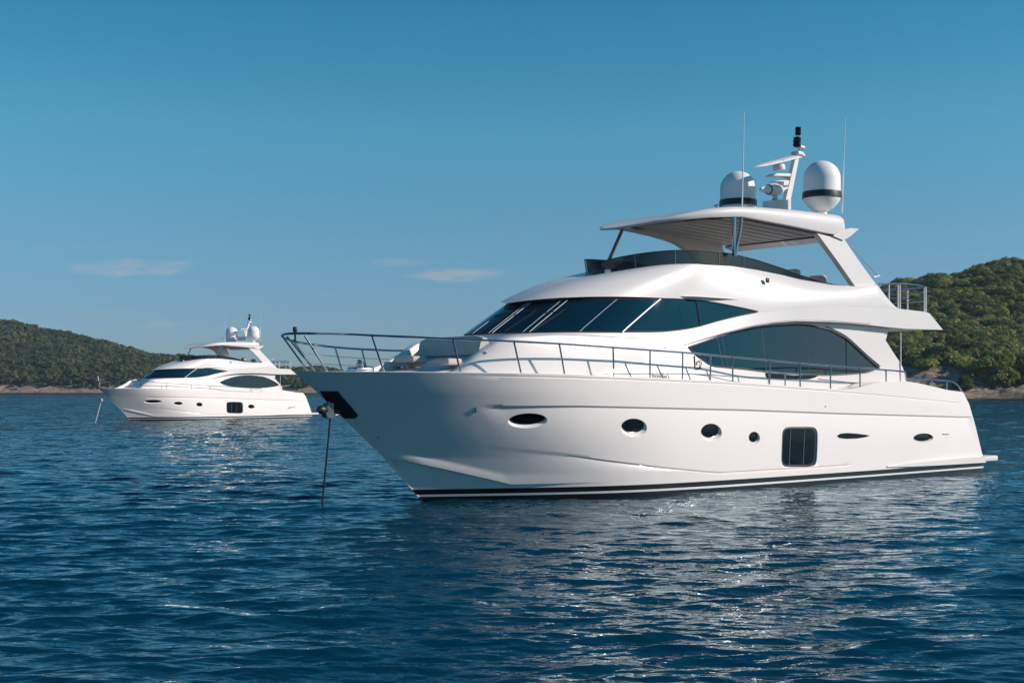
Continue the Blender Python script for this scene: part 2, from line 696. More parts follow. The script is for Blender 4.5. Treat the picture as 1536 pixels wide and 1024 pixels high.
_arch_px = [(1025, 519), (1050, 510.5), (1087.5, 499.5), (1130, 489), (1162.7, 484), (1195, 481.7), (1238, 482.5), (1270, 484), (1300, 486.8),
            (1333.6, 490.5), (1359, 493), (1414.4, 494.5)]
_ar_s, _ar_z = curve_sz(_arch_px)
S_ARCH0 = float(_ar_s[0])
_hi_px = [(989.5, 447), (1016.5, 448), (1044.5, 450), (1072, 453.5), (1102.5, 459.5), (1130, 465.2), (1142, 467.2), (1155, 466.2), (1195, 460), (1248, 457.6), (1300, 459),
          (1340, 462), (1366, 465), (1387.5, 467.5), (1394.5, 470)]
_hi_s, _hi_z = curve_sz(_hi_px)
SE_TOP, SE_BOT = float(_hi_s[-1]), float(_ar_s[-1])
_se = [U(x, y, 2.05) for x, y in [(1333.6, 493), (1330, 506), (1333.6, 512.5), (1345, 531), (1354.6, 545), (1359, 556), (1363, 580)]]
_sez = np.array([z for s, z in _se][::-1])
_ses = np.array([s for s, z in _se][::-1])


def arch_z(s):
    return np.interp(s, _ar_s, _ar_z)


def hi_z(s):
    return np.interp(s, _hi_s, _hi_z)


def sal_inset(s):
    return 0.24 * sm(S_ARCH0, S_ARCH0 + 2.6, s)


def T_S(s):
    return float(T_A(s, 3.4)) - float(sal_inset(s))


def sal_t(s, z):
    return float(T_A(s, z)) - float(sal_inset(s))


class Yacht:
    def __init__(self, name, loc, rz, label, variant=0, group=None):
        self.root = empty(name, loc, rz)
        tag(self.root, label, 'yacht', group)
        self.var = variant

    def part(self, name, vf, mat, parent=None, label=None, **kw):
        V, F = vf
        V = np.array(V, dtype=float)
        V[:, 1] *= -1
        o = new_mesh_obj(name, V, F, mat, parent or self.root, **kw)
        if label:
            o['label'] = label
        return o

    # ---------------- hull with real recesses for the portlights
    def hull(self):
        V, F, fm = hull_mesh()
        V = V.copy()
        V[:, 1] *= -1
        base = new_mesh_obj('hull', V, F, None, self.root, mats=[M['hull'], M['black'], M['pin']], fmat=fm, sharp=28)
        me0 = base.data
        bm = bmesh.new()
        bm.from_mesh(me0)
        bvh = BVHTree.FromBMesh(bm)
        kd = KDTree(len(bm.faces))
        for f in bm.faces:
            kd.insert(f.calc_center_median(), f.index)
        kd.balance()
        cols = [f.normal.copy() for f in bm.faces]
        bm.free()

        def nrm(p):
            q = kd.find_n(p, 6)
            n = Vector((0, 0, 0))
            for co, i, d in q:
                n += cols[i] / (d + 0.02)
            return n.normalized()

        def ell(cx, cy, a, b, tilt=0.0, n=40, power=2.0):
            out = []
            for x in np.linspace(0, 2 * math.pi, n, endpoint=False):
                cxx = math.copysign(abs(math.cos(x)) ** (2 / power), math.cos(x)) * a
                cyy = math.copysign(abs(math.sin(x)) ** (2 / power), math.sin(x)) * b
                out.append((cx + cxx * math.cos(tilt) - cyy * math.sin(tilt), cy + cxx * math.sin(tilt) + cyy * math.cos(tilt)))
            return out

        def box_ell(x0, x1, y0, y1, tilt=0.0, n=40, power=2.0):
            return ell((x0 + x1) / 2, (y0 + y1) / 2, (x1 - x0) / 2, (y1 - y0) / 2, tilt, n, power)

        if self.var == 0:
            specs = [('porthole', (762, 821.6, 620, 642.4), (763, 817.7, 620.8, 638.5), -0.04, 0.09), ('porthole', (931, 971.4, 627.4, 655.8), (932.4, 966, 628.3, 649.8), 0, 0.09),
                     ('porthole', (1051, 1083.5, 635, 662.5), (1051.6, 1078, 635.5, 656.7), 0, 0.09), ('porthole', (1123, 1140.4, 647, 665.8), (1123.5, 1136.5, 648, 663), 0, 0.07),
                     ('porthole', (1370, 1400, 649.6, 663.5), (1370.6, 1397.6, 650.2, 661.4), -0.05, 0.07)]
            win = ell(1199.5, 670, 26.8, 30.3, 0.0, 48, 6.0)
            win = [(x + (670 - y) * 0.045, y) for x, y in win]
            vent = [(1256, 653.5), (1260, 650.2), (1270, 649), (1285, 650), (1298, 651.6), (1305, 653), (1298, 655.2), (1285, 657.2), (1270, 657.6), (1260, 656.6)]
        else:
            specs = [('porthole', (714, 818, 628, 650), (716, 815, 629, 647), 0, 0.06), ('porthole', (882, 930, 638, 661), (883, 927, 639, 658), 0, 0.07),
                     ('porthole', (998, 1030, 641, 668), (999, 1028, 642, 665), 0, 0.07), ('porthole', (1234, 1262, 648, 673), (1235, 1260, 649, 670), 0, 0.07)]
            win = [(x, y) for x, y in ell(1178, 667, 36, 32, 0.0, 48, 6.0)]
            vent = [(1388, 664), (1400, 658), (1418, 658), (1418, 659.6), (1403, 660.5), (1392, 665.5)]

        cut = []
        panes = []

        def flip(pts):
            return [Vector((a, -b, c)) for a, b, c in (hull_hit(x, y) for x, y in pts)]
        for spec in specs + [('hull_window', None, None, 0, 0.045)]:
            nm, ob, ib, tilt, depth = spec
            if nm == 'hull_window':
                P = flip(win)
                Q = P
            else:
                P = flip(box_ell(*ob, tilt))
            c = sum(P, Vector()) / len(P)
            n = nrm(c)
            if n.y > 0:
                n = -n
            if nm != 'hull_window':
                Z = BZ + c.x * SA + c.y * CA
                wn = (n.x * CA - n.y * SA)
                dx = depth * wn * FPX / Z
                Q = flip(box_ell(ib[0] + dx, ib[1] + dx, ib[2], ib[3], tilt))
            k = len(P)
            rings = [[tuple(p + n * 0.25) for p in P], [tuple(p + n * 0.001) for p in P], [tuple(q - n * depth) for q in Q]]
            V, F = sheet(np.array(rings), True)
            F += [list(range(k)), list(range(2 * k, 3 * k))]
            cut.append((V, F))
            panes.append((nm, Q, sum(Q, Vector()) / k, n, depth))
        CV, CF = cat(cut)
        cme = bpy.data.meshes.new('recess')
        cme.from_pydata([tuple(v) for v in CV], [], CF)
        b2 = bmesh.new()
        b2.from_mesh(cme)
        bmesh.ops.recalc_face_normals(b2, faces=b2.faces)
        b2.to_mesh(cme)
        b2.free()
        cutter = bpy.data.objects.new('recess', cme)
        COL.objects.link(cutter)
        cutter.parent = self.root
        md = base.modifiers.new('cut', 'BOOLEAN')
        md.operation = 'DIFFERENCE'
        md.solver = 'EXACT'
        md.object = cutter
        bpy.context.view_layer.update()
        dg = bpy.context.evaluated_depsgraph_get()
        ev = base.evaluated_get(dg)
        me1 = bpy.data.meshes.new_from_object(ev)
        base.modifiers.clear()
        if len(me1.polygons) > 1000:
            base.data = me1
            # keep the hull's own smooth normals around the new openings
            nf = len(me1.polygons)
            loopn = [None] * len(me1.loops)
            for p in me1.polygons:
                loc, nn, idx, dist = bvh.find_nearest(p.center)
                on = dist is not None and dist < 0.004 and abs(nn.dot(p.normal)) > 0.97
                big = p.loop_total > 4
                for li in p.loop_indices:
                    if on and big:
                        loopn[li] = nrm(me1.vertices[me1.loops[li].vertex_index].co)
                        if loopn[li].dot(p.normal) < 0:
                            loopn[li] = -loopn[li]
                    elif not on:
                        loopn[li] = p.normal.copy()
            cn = [Vector(x.vector) for x in me1.corner_normals]
            me1.normals_split_custom_set([tuple(loopn[i] if loopn[i] is not None else cn[i]) for i in range(len(cn))])
        bpy.data.objects.remove(cutter)
        self.hull_obj = base
        # panes sit at the bottom of each recess
        for nm, P, c, n, depth in panes:
            ring = [c + (p - c) * 1.0 - n * depth for p in P]
            k = len(ring)
            fr_o = [c + (p - c) * 0.99 - n * (depth - 0.004) for p in P]
            fr_m = [c + (p - c) * 0.94 - n * (depth - 0.016) for p in P]
            fr_i = [c + (p - c) * 0.89 - n * (depth - 0.012) for p in P]
            V = [tuple(v) for v in fr_o + fr_m + fr_i]
            F = [[i, (i + 1) % k, k + (i + 1) % k, k + i] for i in range(k)] + [[k + i, k + (i + 1) % k, 2 * k + (i + 1) % k, 2 * k + i] for i in range(k)]
            fr = new_mesh_obj(nm, V, F, M['dark'] if nm == 'hull_window' else M['mirror'], self.root)
            pr = [[c + (p - c) * f - n * (depth - 0.008 - 0.010 * (1 - f * f)) for p in P] for f in (0.91, 0.6, 0.3, 0.02)]
            Vp, Fp = sheet(np.array([[tuple(v) for v in r] for r in pr]), True)
            Fp.append(list(range(3 * k, 4 * k)))
            new_mesh_obj('pane', Vp, Fp, M['port'], fr)
            if nm == 'hull_window':
                for px in (1186, 1207) if self.var == 0 else (1165, 1188):
                    a = hull_hit(px + 1.0, 644 if self.var == 0 else 645)
                    b = hull_hit(px - 1.2, 696 if self.var == 0 else 692)
                    line = [Vector((a[0], -a[1], a[2])) - n * (depth - 0.02), Vector((b[0], -b[1], b[2])) - n * (depth - 0.02)]
                    V, F = tube(interp_path([tuple(x) for x in line], 6), 0.012, 6)
                    new_mesh_obj('mullion', V, F, M['grey'], fr)
        # teardrop vent, thin plate on the side
        P = [hull_hit(x, y) for x, y in vent]
        Pi = np.array(P)
        o = self.part('hull_vent', prism(Pi + np.array([0, 0.006, 0]), (0, -0.02, 0)), M['port'])
        # small fittings on the side
        a, b = hull_hit(1414, 650.6), hull_hit(1423, 650.8)
        self.part('hull_vent', tube([np.array(a) + [0, .004, 0], np.array(b) + [0, .004, 0]], 0.012, 6), M['grey'])
        if self.var == 0:
            a, b = hull_hit(712.5, 611), hull_hit(714.5, 618)
            self.part('hull_fitting', tube([np.array(a) + [0, .01, 0], np.array(b) + [0, .006, 0]], 0.009, 6), M['chrome'])
            for px, py in [(567.5, 655.5), (1238, 609.5)]:
                a = np.array(hull_hit(px, py))
                self.part('drain_outlet', tube([a - [0, .03, 0], a + [0, .012, 0]], 0.018, 8), M['dark'])
        return base

    # ---------------- bow pocket and anchor
    def anchor(self):
        # stainless pocket plate wrapped around the stem
        top = [(484, 586.4), (507, 586.2)]
        right = [(514, 594), (525, 608), (538.6, 622.8)]
        P = []
        rowsz = [(480.5, 507, 586.5), (484.5, 513, 594), (491.3, 520, 602), (499.3, 527, 610), (506.3, 533, 617.5), (511.3, 537.5, 622.5), (516.3, 533.5, 627.3)]
        for xa, xb, y in rowsz:
            row = []
            for f in np.linspace(0, 1, 9):
                s, t, z = hull_hit(xa + (xb - xa) * f, y)
                row.append((s - 0.010, t + 0.012, z))
            P.append([(r[0], r[1], r[2]) for r in row])
        Pp = np.array(P)
        Ps = Pp.copy()[:, ::-1]
        Ps[:, :, 1] *= -1
        full = np.concatenate([Ps, Pp], axis=1)
        pocket = self.part('anchor_pocket', sheet(full), M['mirror'])
        # stowed anchor hanging ahead of the stem
        an = self.part('anchor', cat([
            prism([UP(491, 626, 0.10), UP(489, 619, .10), UP(490.5, 612, .10), UP(493, 604, .10), UP(500.5, 604, .10), UP(501, 612, .10), UP(501, 625, .10), UP(498, 627.5, .10)], (0, -0.20, 0)),
            prism([UP(492.5, 605, 0.04), UP(493.5, 597.5, .04), UP(496, 595.5, .04), UP(502, 596, .04), UP(502, 605, .04)], (0, -0.10, 0)),
            tube([UP(498, 600, 0.0), UP(507, 593, 0.0)], 0.05, 8)]), M['galv'], sharp=20)
        self.part('fluke', cat([tube(interp_path([UP(490, 614.5, 0.12), UP(484, 614.3, .14), UP(477.5, 614, .16)], 6), [0.055, 0.075, 0.085, 0.09, 0.09, 0.06], 10)]), M['dark'], an)
        self.part('roller', cat([tube([UP(503, 622.5, 0.08), UP(509.5, 620.8, 0.08)], [0.015, 0.012], 8)]), M['pin'], an)
        self.part('roller', cat([tube([UP(502, 616, 0.05), UP(509, 618, 0.05)], 0.05, 8)]), M['dark'], an)

    # ---------------- fore trunk with the sun lounge
    def foredeck(self):
        secs = []
        ss = np.concatenate([np.linspace(-1.75, 0.6, 26), np.linspace(0.62, 5.0, 30)])
        for s in ss:
            zd = float(np.interp((s - S0) / LB, _zs_u, _zs_z)) - 0.10
            f = float(sm(-1.75, 0.4, s))
            bo = min(float(BS_s(s)) - 0.42, 2.12) * (0.62 + 0.38 * min(1, (s + 1.75) / 0.9) ** 0.5)
            hump = float(np.interp(s, [-1.75, -0.8, -0.15, 0.33, 0.815, 1.3, 2.5, 5.0], [0.02, 0.17, 0.37, 0.55, 0.80, 0.92, 1.02, 1.06]))
            hump_p = float(np.interp(s, [-1.75, -0.7, -0.05, 0.435, 0.9, 1.3, 2.5, 5.0], [0.02, 0.05, 0.12, 0.50, 0.78, 0.92, 1.02, 1.06]))
            rec = float(np.interp(s, [-1.75, -1.2, 0.0, 0.22, 0.30, 0.84, 0.96, 5.0], [0.02, 0.05, 0.17, 0.22, 0.37, 0.39, 0.80, 0.9]))
            ti = bo * 0.76

            def half(hp):
                zh, zr = zd + hp, zd + min(rec, hp + 0.02)
                return [(bo, zd - 0.05), (bo, zd + 0.01), (bo - .03, zd + hp * 0.35), (bo - .07, zd + hp * 0.72), (bo - 0.14, zh - 0.035), (bo - 0.20, zh), (ti + 0.07, zh + .01), (ti + 0.02, zh - .01),
                        (ti - 0.02, zr + 0.01), (ti - .08, zr), (ti * 0.5, zr + .015), (0, zd + rec + .02)]
            prof = half(hump_p) + [(-t, z) for t, z in half(hump)[-2::-1]]
            secs.append([(s, t, z) for t, z in prof])
        V, F = sheet(np.array(secs))
        F.append(list(range(len(secs[0]))))
        self.part('foredeck_trunk', (V, F), M['gel2'], sharp=40)
        if self.var == 1:
            return
        zc0 = U(640, 530, 0)[1]
        # backrest: long padded bolster across the boat
        za, zb = 3.26, 3.70
        path = [(0.62, t, 0) for t in np.linspace(-1.0, 1.32, 15)]
        P = []
        for i, (s, t, _) in enumerate(path):
            e = min(1.0, min(i, 14 - i) / 1.5)
            sw = 0.05 * (1 - (t / 1.3) ** 2)
            hh = (zb - za) * (0.86 + 0.14 * e)
            dz = 0.02 * math.sin(i * .8)
            P.append([(s + 0.10 + sw, t, za), (s + 0.0 + sw, t, za + 0.01), (s - 0.02 + sw, t, za + 0.1), (s + .03 + sw, t, za + hh * 0.75), (s + .08 + sw, t, za + hh * .97), (s + .14 + sw, t, za + hh),
                      (s + .22 + sw, t, za + hh * .97), (s + .26 + sw, t, za + hh * .7), (s + .26 + sw, t, za)])
        V, F = sheet(np.array(P), True)
        k = 9
        F += [list(range(k)), list(range(len(V) - k, len(V)))]
        self.part('lounge_backrest', (V, F), M['fabric'], sharp=60)
        for t0, t1, s_, zz in ((-0.98, -0.22, 0.12, 3.18), (0.62, 1.22, 0.02, 3.10)):
            self.part('cushion', rbox((s_, (t0 + t1) / 2, zz), (0.40, t1 - t0, 0.15), 0.045, 3), M['fabric'])
        # hatch and cleat by the foredeck edge
        a = np.array(hull_hit(628, 556))
        self.part('deck_hatch', rbox((a[0] + .1, a[1] - 0.55, a[2] + 0.07), (0.55, 0.25, 0.06), 0.02), M['dark'])
        self.part('cleat', cat([tube([UP(724, 529, 1.75), UP(729, 529.5, 1.75)], 0.025, 8), tube([UP(726, 529, 1.75), UP(726, 532, 1.75)], 0.02, 6)]), M['chrome'])
        a = UP(498, 553, -0.3)
        self.part('windlass', cat([rbox((a[0] + .6, -0.1, a[2] - .02), (0.5, 0.35, 0.12), 0.04), lathe([(0.10, 0), (0.10, .12), (0.06, .15), (0.09, .2), (0.0, .2)], (a[0] + .6, -0.1, a[2]), 16)]), M['chrome'])

    # ---------------- deckhouse
    def deckhouse(self):
        sheets = []
        # front arc below and behind the windscreen
        rows = []
        for z in np.linspace(2.3, 4.62, 22):
            rows.append([ring_A(wv, z) for wv in np.linspace(-1, 1, 61)])
        sheets.append(sheet(np.array(rows)))
        for sg in (1, -1):
            # lower wall (saloon side)
            rows = []
            for r in np.linspace(0, 1, 16):
                row = []
                for a in np.linspace(0, 1, 90):
                    s = 5.0 + a * 10
                    for _ in range(4):
                        top = float(arch_z(s))
                        z = 2.3 + r * (top - 2.3)
                        sa = float(s1_A(z))
                        s = sa + a * (float(np.interp(z, _sez, _ses)) - sa)
                    row.append((s, sg * sal_t(s, z), z))
                rows.append(row)
            sheets.append(sheet(np.array(rows)))
            # band above the arch and aft wing of the upper deck
            rows = []
            for r in np.linspace(0, 1, 12):
                row = []
                for a in np.linspace(0, 1, 110):
                    s = 6.0 + a * 11
                    for _ in range(4):
                        lo, hi = float(arch_z(s)), float(hi_z(s)) + 0.02 * (s < 9.5)
                        z = lo + r * (hi - lo)
                        sa = float(s1_A(z))
                        se = SE_BOT + (SE_TOP - SE_BOT) * np.clip((z - _ar_z[-1]) / (_hi_z[-1] - _ar_z[-1]), 0, 1)
                        s = sa + a * (se - sa)
                    row.append((s, sg * float(T_A(s, z)), z))
                rows.append(row)
            sheets.append(sheet(np.array(rows)))
            # soffit strip
            rows = []
            for d in (0.0, 0.35):
                rows.append([(s, sg * (float(T_A(s, arch_z(s))) - d), float(arch_z(s)) + 0.004 * (d > 0)) for s in np.linspace(S_ARCH0, SE_BOT, 60)])
            sheets.append(sheet(np.array(rows)))
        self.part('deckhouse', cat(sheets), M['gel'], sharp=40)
        # overhanging aft deck: underside, top, aft face
        pl = []
        for s in np.linspace(12.0, SE_BOT, 24):
            z = float(arch_z(s))
            pl.append([(s, t, z + 0.006) for t in np.linspace(-1, 1, 9) * (float(T_A(s, z)) - 0.30)])
        top = []
        for s in np.linspace(9.0, SE_TOP, 24):
            z = float(hi_z(s)) - 0.02
            top.append([(s, t, z) for t in np.linspace(-1, 1, 9) * float(T_A(s, z))])
        aft = [top[-1], pl[-1]]
        self.part('aft_deck_overhang', cat([sheet(np.array(pl)), sheet(np.array(top)), sheet(np.array([[(s, t / abs(t + 1e-9) * min(abs(t), 9), z) for s, t, z in r] for r in aft]))]), M['gel2'])
        # aft bulkhead of the saloon with dark doors
        self.part('saloon_bulkhead', prism([(14.5, -1.8, 2.2), (14.5, 1.8, 2.2), (14.3, 1.8, 4.26), (14.3, -1.8, 4.26)], (0.06, 0, 0)), M['glass'], smooth=False)
        # stern post
        self.part('overhang_post', tube([UP(1351, 492, 2.0), UP(1351, 575, 2.0)], 0.020, 8), M['pin'])
        # inner wing under the overhang
        pts = [UP(1300, 489, 1.93), UP(1333.6, 490.5, 1.93), UP(1329, 509, 1.93), UP(1318, 500, 1.93), UP(1306, 493, 1.93)]
        self.part('overhang_bracket', prism(pts, (0, -0.08, 0)), M['gel2'])
        # feature lines along the side
        for pts in ([(755, 529), (820, 532), (880, 538), (940, 543.5), (1000, 548), (1066, 552)], [(720, 541.5), (800, 543), (900, 549)]):
            L = [np.array(A_hit(x, y)) + [0, 0.0, 0] for x, y in pts]
            self.part('feature_line', tube(interp_path(L, 40), 0.0045, 5), M['grey'])
        pts = [(862, 561.2), (920, 560.6), (975, 560.2), (1024, 560.5), (1066, 562.2), (1099, 564.5), (1148, 567)]
        L = [np.array(A_hit(x, y)) for x, y in pts]
        self.part('rubbing_strip', tube(interp_path(L, 40), 0.011, 6), M['dark'])
        pts = [(1227, 568.5), (1260, 572.0), (1290, 575.8), (1301, 577.0)]
        L = [np.array(hit(x, y, sal_t)) for x, y in pts]
        self.part('rubbing_strip', tube(interp_path(L, 20), 0.011, 6), M['dark'])
        # eyebrow crease above the saloon window
        pts = [(1025, 518), (1060, 506.5), (1087.5, 498.7), (1130, 488), (1162.7, 482.8), (1195, 480.4), (1238, 481), (1270, 482.7), (1305, 486)]
        L = [np.array(A_hit(x, y)) + [0, .002, 0] for x, y in pts]
        self.part('feature_line', tube(interp_path(L, 60), 0.008, 6), M['grey'])
        # side fittings
        for px, py in [(921.5, 505.5), (997.5, 521.5)]:
            a = np.array(A_hit(px, py))
            self.part('side_light', tube([a - [0, .03, 0], a + [0, .014, 0]], 0.016, 8), M['dark'])

    # ---------------- windows
    def windows(self):
        OFF = 0.014
        zb = lambda wv: 3.78 + 0.075 * abs(wv)
        zt = lambda wv: 4.54 + 0.17 * abs(wv)
        wpil = w_at_s(4.3, A_hit(963, 473)[0])
        # windscreen as one curved band, pillar to pillar
        ws = np.linspace(-wpil, wpil, 81)
        rows = [[ring_A(wv, zb(wv) + r * (zt(wv) - zb(wv)), OFF) for wv in ws] for r in np.linspace(0, 1, 12)]
        scr = self.part('windscreen', sheet(np.array(rows)), M['glass'])
        frame = []
        frame.append(tube([ring_A(wv, zb(wv), OFF) for wv in ws], 0.012, 6))
        frame.append(tube([ring_A(wv, zt(wv), OFF) for wv in ws], 0.012, 6))
        self.part('windscreen_seal', cat(frame), M['dark'], scr)
        for sg in (1, -1):
            L = [ring_A(sg * wpil, zb(1) - 0.01 + r * (zt(1) - zb(1)), OFF + 0.01) for r in np.linspace(0, 1, 10)]
            self.part('pillar', tube(L, 0.020, 8), M['gel2'], scr)
        if self.var == 0:
            for wv, rr, mt in [(-0.55, .008, 'pin'), (-0.42, .007, 'pin'), (-0.25, .006, 'pin'), (0.13, .008, 'pin'), (0.10, .005, 'pin'), (-0.05, .005, 'pin'), (0.385, .008, 'pin'), (0.345, .005, 'pin'),
                               (0.66, .005, 'pin'), (-0.72, .012, 'dark')]:
                L = [ring_A(wv, zb(wv) + r * (zt(wv) - zb(wv)), OFF + 0.008) for r in np.linspace(0, 1, 10)]
                self.part('mullion', tube(L, rr, 6), M[mt], scr)
            for wv in (0.02, 0.22, 0.40):
                a = ring_A(wv, zb(wv) + 0.02, OFF + 0.03)
                b = ring_A(wv + 0.04, zb(wv) + 0.55, OFF + 0.035)
                c = ring_A(wv - 0.01, zb(wv) + 0.52, OFF + 0.03)
                self.part('wiper', cat([tube(interp_path([a, b], 8), 0.010, 6), tube([ring_A(wv + d, zb(wv) + 0.50 + d * .6, OFF + .03) for d in np.linspace(-0.10, 0.07, 8)], 0.008, 6)]), M['dark'], scr)
        # wheelhouse side window, tapering to a point
        low = [(936, 497.5), (960, 497.3), (993, 496.7), (1023, 493.7), (1048.8, 489), (1076.7, 481), (1109, 473), (1136, 467.6)]
        hig = [(989.5, 447.6), (1016.5, 448.4), (1044.5, 450.4), (1072, 453.9), (1102.5, 459.8), (1120, 463.4), (1136, 467.2)]
        self.side_patch('side_window', low, hig, lambda s, z: A_hit_t(s, z), OFF, M['glass'], slantstart=True,
                        bars=[((1016, 450), (1023.5, 494), .007, 'chrome'), ((1043.5, 452), (1049.5, 489), .020, 'dark')], hitf=A_hit)
        # arched saloon window
        low = [(1032.7, 520.8), (1042, 530.7), (1055, 540), (1068, 548), (1087, 550.5), (1117.5, 553.3), (1147.6, 557), (1185, 560), (1225, 562.0), (1258.6, 561.5), (1294, 559), (1306, 556.5), (1317, 552.2)]
        hig = [(1032.7, 520.0), (1074.6, 506), (1109, 496.8), (1141, 490.6), (1173.4, 488), (1205.7, 487.6), (1238, 493.2), (1252, 499), (1268, 508), (1285, 523), (1300, 537), (1317, 551.6)]
        if self.var == 1:
            low = [(1100, 528), (1120, 541), (1150, 550), (1185, 556), (1225, 560), (1260, 560.5), (1300, 558), (1330, 553), (1343, 549)]
            hig = [(1100, 527.4), (1125, 514), (1155, 503), (1185, 496), (1215, 493.4), (1245, 495.5), (1275, 503), (1305, 517), (1330, 535), (1343, 548.5)]
        self.side_patch('saloon_window', low, hig, None, 0.016, M['glass'],
                        bars=[((1141, 490), (1148, 557), .008, 'grey'), ((1074.6, 506), (1084, 550), .008, 'grey'), ((1082, 504), (1090, 550), .006, 'grey'), ((1268, 508), (1269, 560), .014, 'dark'),
                              ((1209, 492), (1212, 560), .005, 'grey')] if self.var == 0 else [], hitf=lambda x, y: hit(x, y, sal_t), arch=True)
        if self.var == 0:
            pts = [(1147.6, 558), (1190, 562.8), (1227, 563.0), (1222, 566), (1213, 568.4), (1180, 568.6), (1150, 567.0), (1148.5, 563)]
            P = [np.array(hit(x, y, sal_t)) + [0, .012, 0] for x, y in pts]
            self.part('step_recess', prism(P, (0, -0.02, 0)), M['port'])

    def side_patch(self, name, low, hig, tf, off, mat, slantstart=False, bars=(), hitf=None, arch=False):
        lo = np.array([hitf(x, y) for x, y in low])
        hi = np.array([hitf(x, y) for x, y in hig])
        for sg in (1, -1):
            n = 60
            lo_c = interp_path(lo, n)
            hi_c = interp_path(hi, n)
            if arch:       # match columns by position along the boat
                xs = np.linspace(lo[0][0], lo[-1][0], n)
                xs = lo[0][0] + (lo[-1][0] - lo[0][0]) * (1 - np.cos(np.linspace(0, math.pi, n))) / 2
                lo_f, hi_f = interp_path(lo, 300), interp_path(hi, 300)
                lo_c = np.array([[np.interp(x, lo_f[:, 0], lo_f[:, k]) for k in range(3)] for x in xs])
                hi_c = np.array([[np.interp(x, hi_f[:, 0], hi_f[:, k]) for k in range(3)] for x in xs])
            rows = []
            for r in np.linspace(0, 1, 10):
                row = []
                for j in range(n):
                    s = lo_c[j][0] * (1 - r) + hi_c[j][0] * r
                    z = lo_c[j][2] * (1 - r) + hi_c[j][2] * r
                    t = sal_t(s, z) if arch else surfA(s, z)
                    row.append((s, sg * (t + off), z))
                rows.append(row)
            g = self.part(name, sheet(np.array(rows)), mat)
            top = [(p[0], p[1] + sg * 0.004, p[2]) for p in rows[-1]]
            bot = [(p[0], p[1] + sg * 0.004, p[2]) for p in rows[0]]
            if arch:
                rad = np.interp(np.arange(n), [0, n * .5, n * .72, n - 1], [0.012, 0.02, 0.042, 0.042])
                self.part('window_frame', cat([tube(top, rad, 8), tube(bot, 0.014, 6)]), M['dark'], g)
                n0 = int(n * 0.62)
                out = [(p[0] + 0.05 * (i / (n - n0)), p[1] + sg * 0.006, p[2] + 0.055) for i, p in enumerate(top[n0:])]
                self.part('window_trim', tube(out, 0.022, 8), M['chrome'], g)
            else:
                self.part('window_frame', cat([tube(top, 0.016, 6), tube(bot, 0.012, 6)]), M['dark'], g)
            for a, b, rr, mt in bars:
                A, B = np.array(hitf(*a)), np.array(hitf(*b))
                L = []
                for r in np.linspace(0, 1, 8):
                    s, z = A[0] * (1 - r) + B[0] * r, A[2] * (1 - r) + B[2] * r
                    t = sal_t(s, z) if arch else surfA(s, z)
                    L.append((s, sg * (t + off + 0.003), z))
                self.part('mullion', tube(L, rr, 6), M[mt], g)

    # ---------------- flybridge moulding
    def fly(self):
        top_px = [(1060, 397.3), (1098, 399), (1136, 405), (1174, 412.7), (1200, 419), (1247, 427), (1284, 429.5), (1316, 427), (1322, 435), (1331, 447), (1340, 460.5)]
        tc = lambda s: float(1.66 + 0.42 * sm(8, 14.5, s))
        tp = np.array([hit(x, y, lambda s, z: tc(s)) for x, y in top_px])
        tp = tp[np.argsort(tp[:, 0])]
        s_c = float(tp[0][0])
        zn, sn_ = 5.38, 5.62
        self.coam = []
        bottom, topl, ctrl = [], [], []
        arc = np.linspace(-1, 1, 61)
        n = 2.25

        def arcpt(wv, s0, s1, t1, z0, z1):
            th = abs(wv) * math.pi / 2
            cs = math.cos(th) ** (2 / n) if abs(wv) < 1 else 0.0
            sn = math.sin(th) ** (2 / n)
            return np.array([s1 - (s1 - s0) * cs, math.copysign(t1 * sn, wv), z0 + (z1 - z0) * min(1.0, sn ** 1.3)])
        zb1 = float(np.interp(7.0, _hi_s, _hi_z))
        s1b = float(s1_A(4.75))
        tb1 = float(T_A(s1b, zb1)) + 0.026
        cols = []
        def col(b, c, t):
            b, c, t = map(np.array, (b, c, t))
            return [tuple((1 - v) ** 2 * b + 2 * v * (1 - v) * c + v * v * t) for v in np.linspace(0, 1, 14)]
        ts0 = np.array(tp[0])
        def stern(sg):
            out = []
            for a in np.linspace(0.02, 1, 80):
                sb = s1b + a * (15.35 - s1b)
                zb = float(hi_z(sb)) - 0.005
                ov = 0.022 * (1 - sm(6.9, 10.0, sb)) + 0.004
                b = np.array([sb, sg * (float(T_A(sb, zb)) + ov), zb])
                st = s_c + a * (tp[-1][0] - s_c)
                zt = float(np.interp(st, tp[:, 0], tp[:, 2]))
                zt = max(zt, zb + 0.01)
                tt = np.array([st, sg * min(tc(st), abs(b[1]) + .02), zt])
                c = np.array([0.5 * (b[0] + tt[0]), sg * (abs(b[1]) * 0.93 + 0.07 * abs(tt[1]) + 0.02), b[2] + 0.62 * (tt[2] - b[2])])
                out.append((b, c, tt))
            return out
        arccols = []
        for wv in arc:
            b = arcpt(wv, 2.62, s1b, tb1, 4.555, zb1)
            t = arcpt(wv, sn_, s_c, tc(s_c), zn, float(ts0[2]))
            c = arcpt(wv, 4.0, 0.5 * (s1b + s_c), 0.93 * tb1 + 0.07 * tc(s_c) + 0.02, 5.22, zb1 + 0.62 * (float(ts0[2]) - zb1))
            arccols.append((b, c, t))
        allc = stern(-1)[::-1] + arccols + stern(1)
        P = np.array([col(*x) for x in allc])
        V1, F1 = sheet(P)
        # return under the brow
        lip = []
        for (b, c, t) in allc:
            inn = np.array([b[0] + (0.18 if abs(b[1]) < 1.9 and b[0] < 6 else 0.0), b[1] * 0.955, b[2] + 0.015])
            lip.append([tuple(b), tuple(b * 0.5 + inn * 0.5 - np.array([0, 0, .012])), tuple(inn)])
        # coaming thickness to the inside
        ins = []
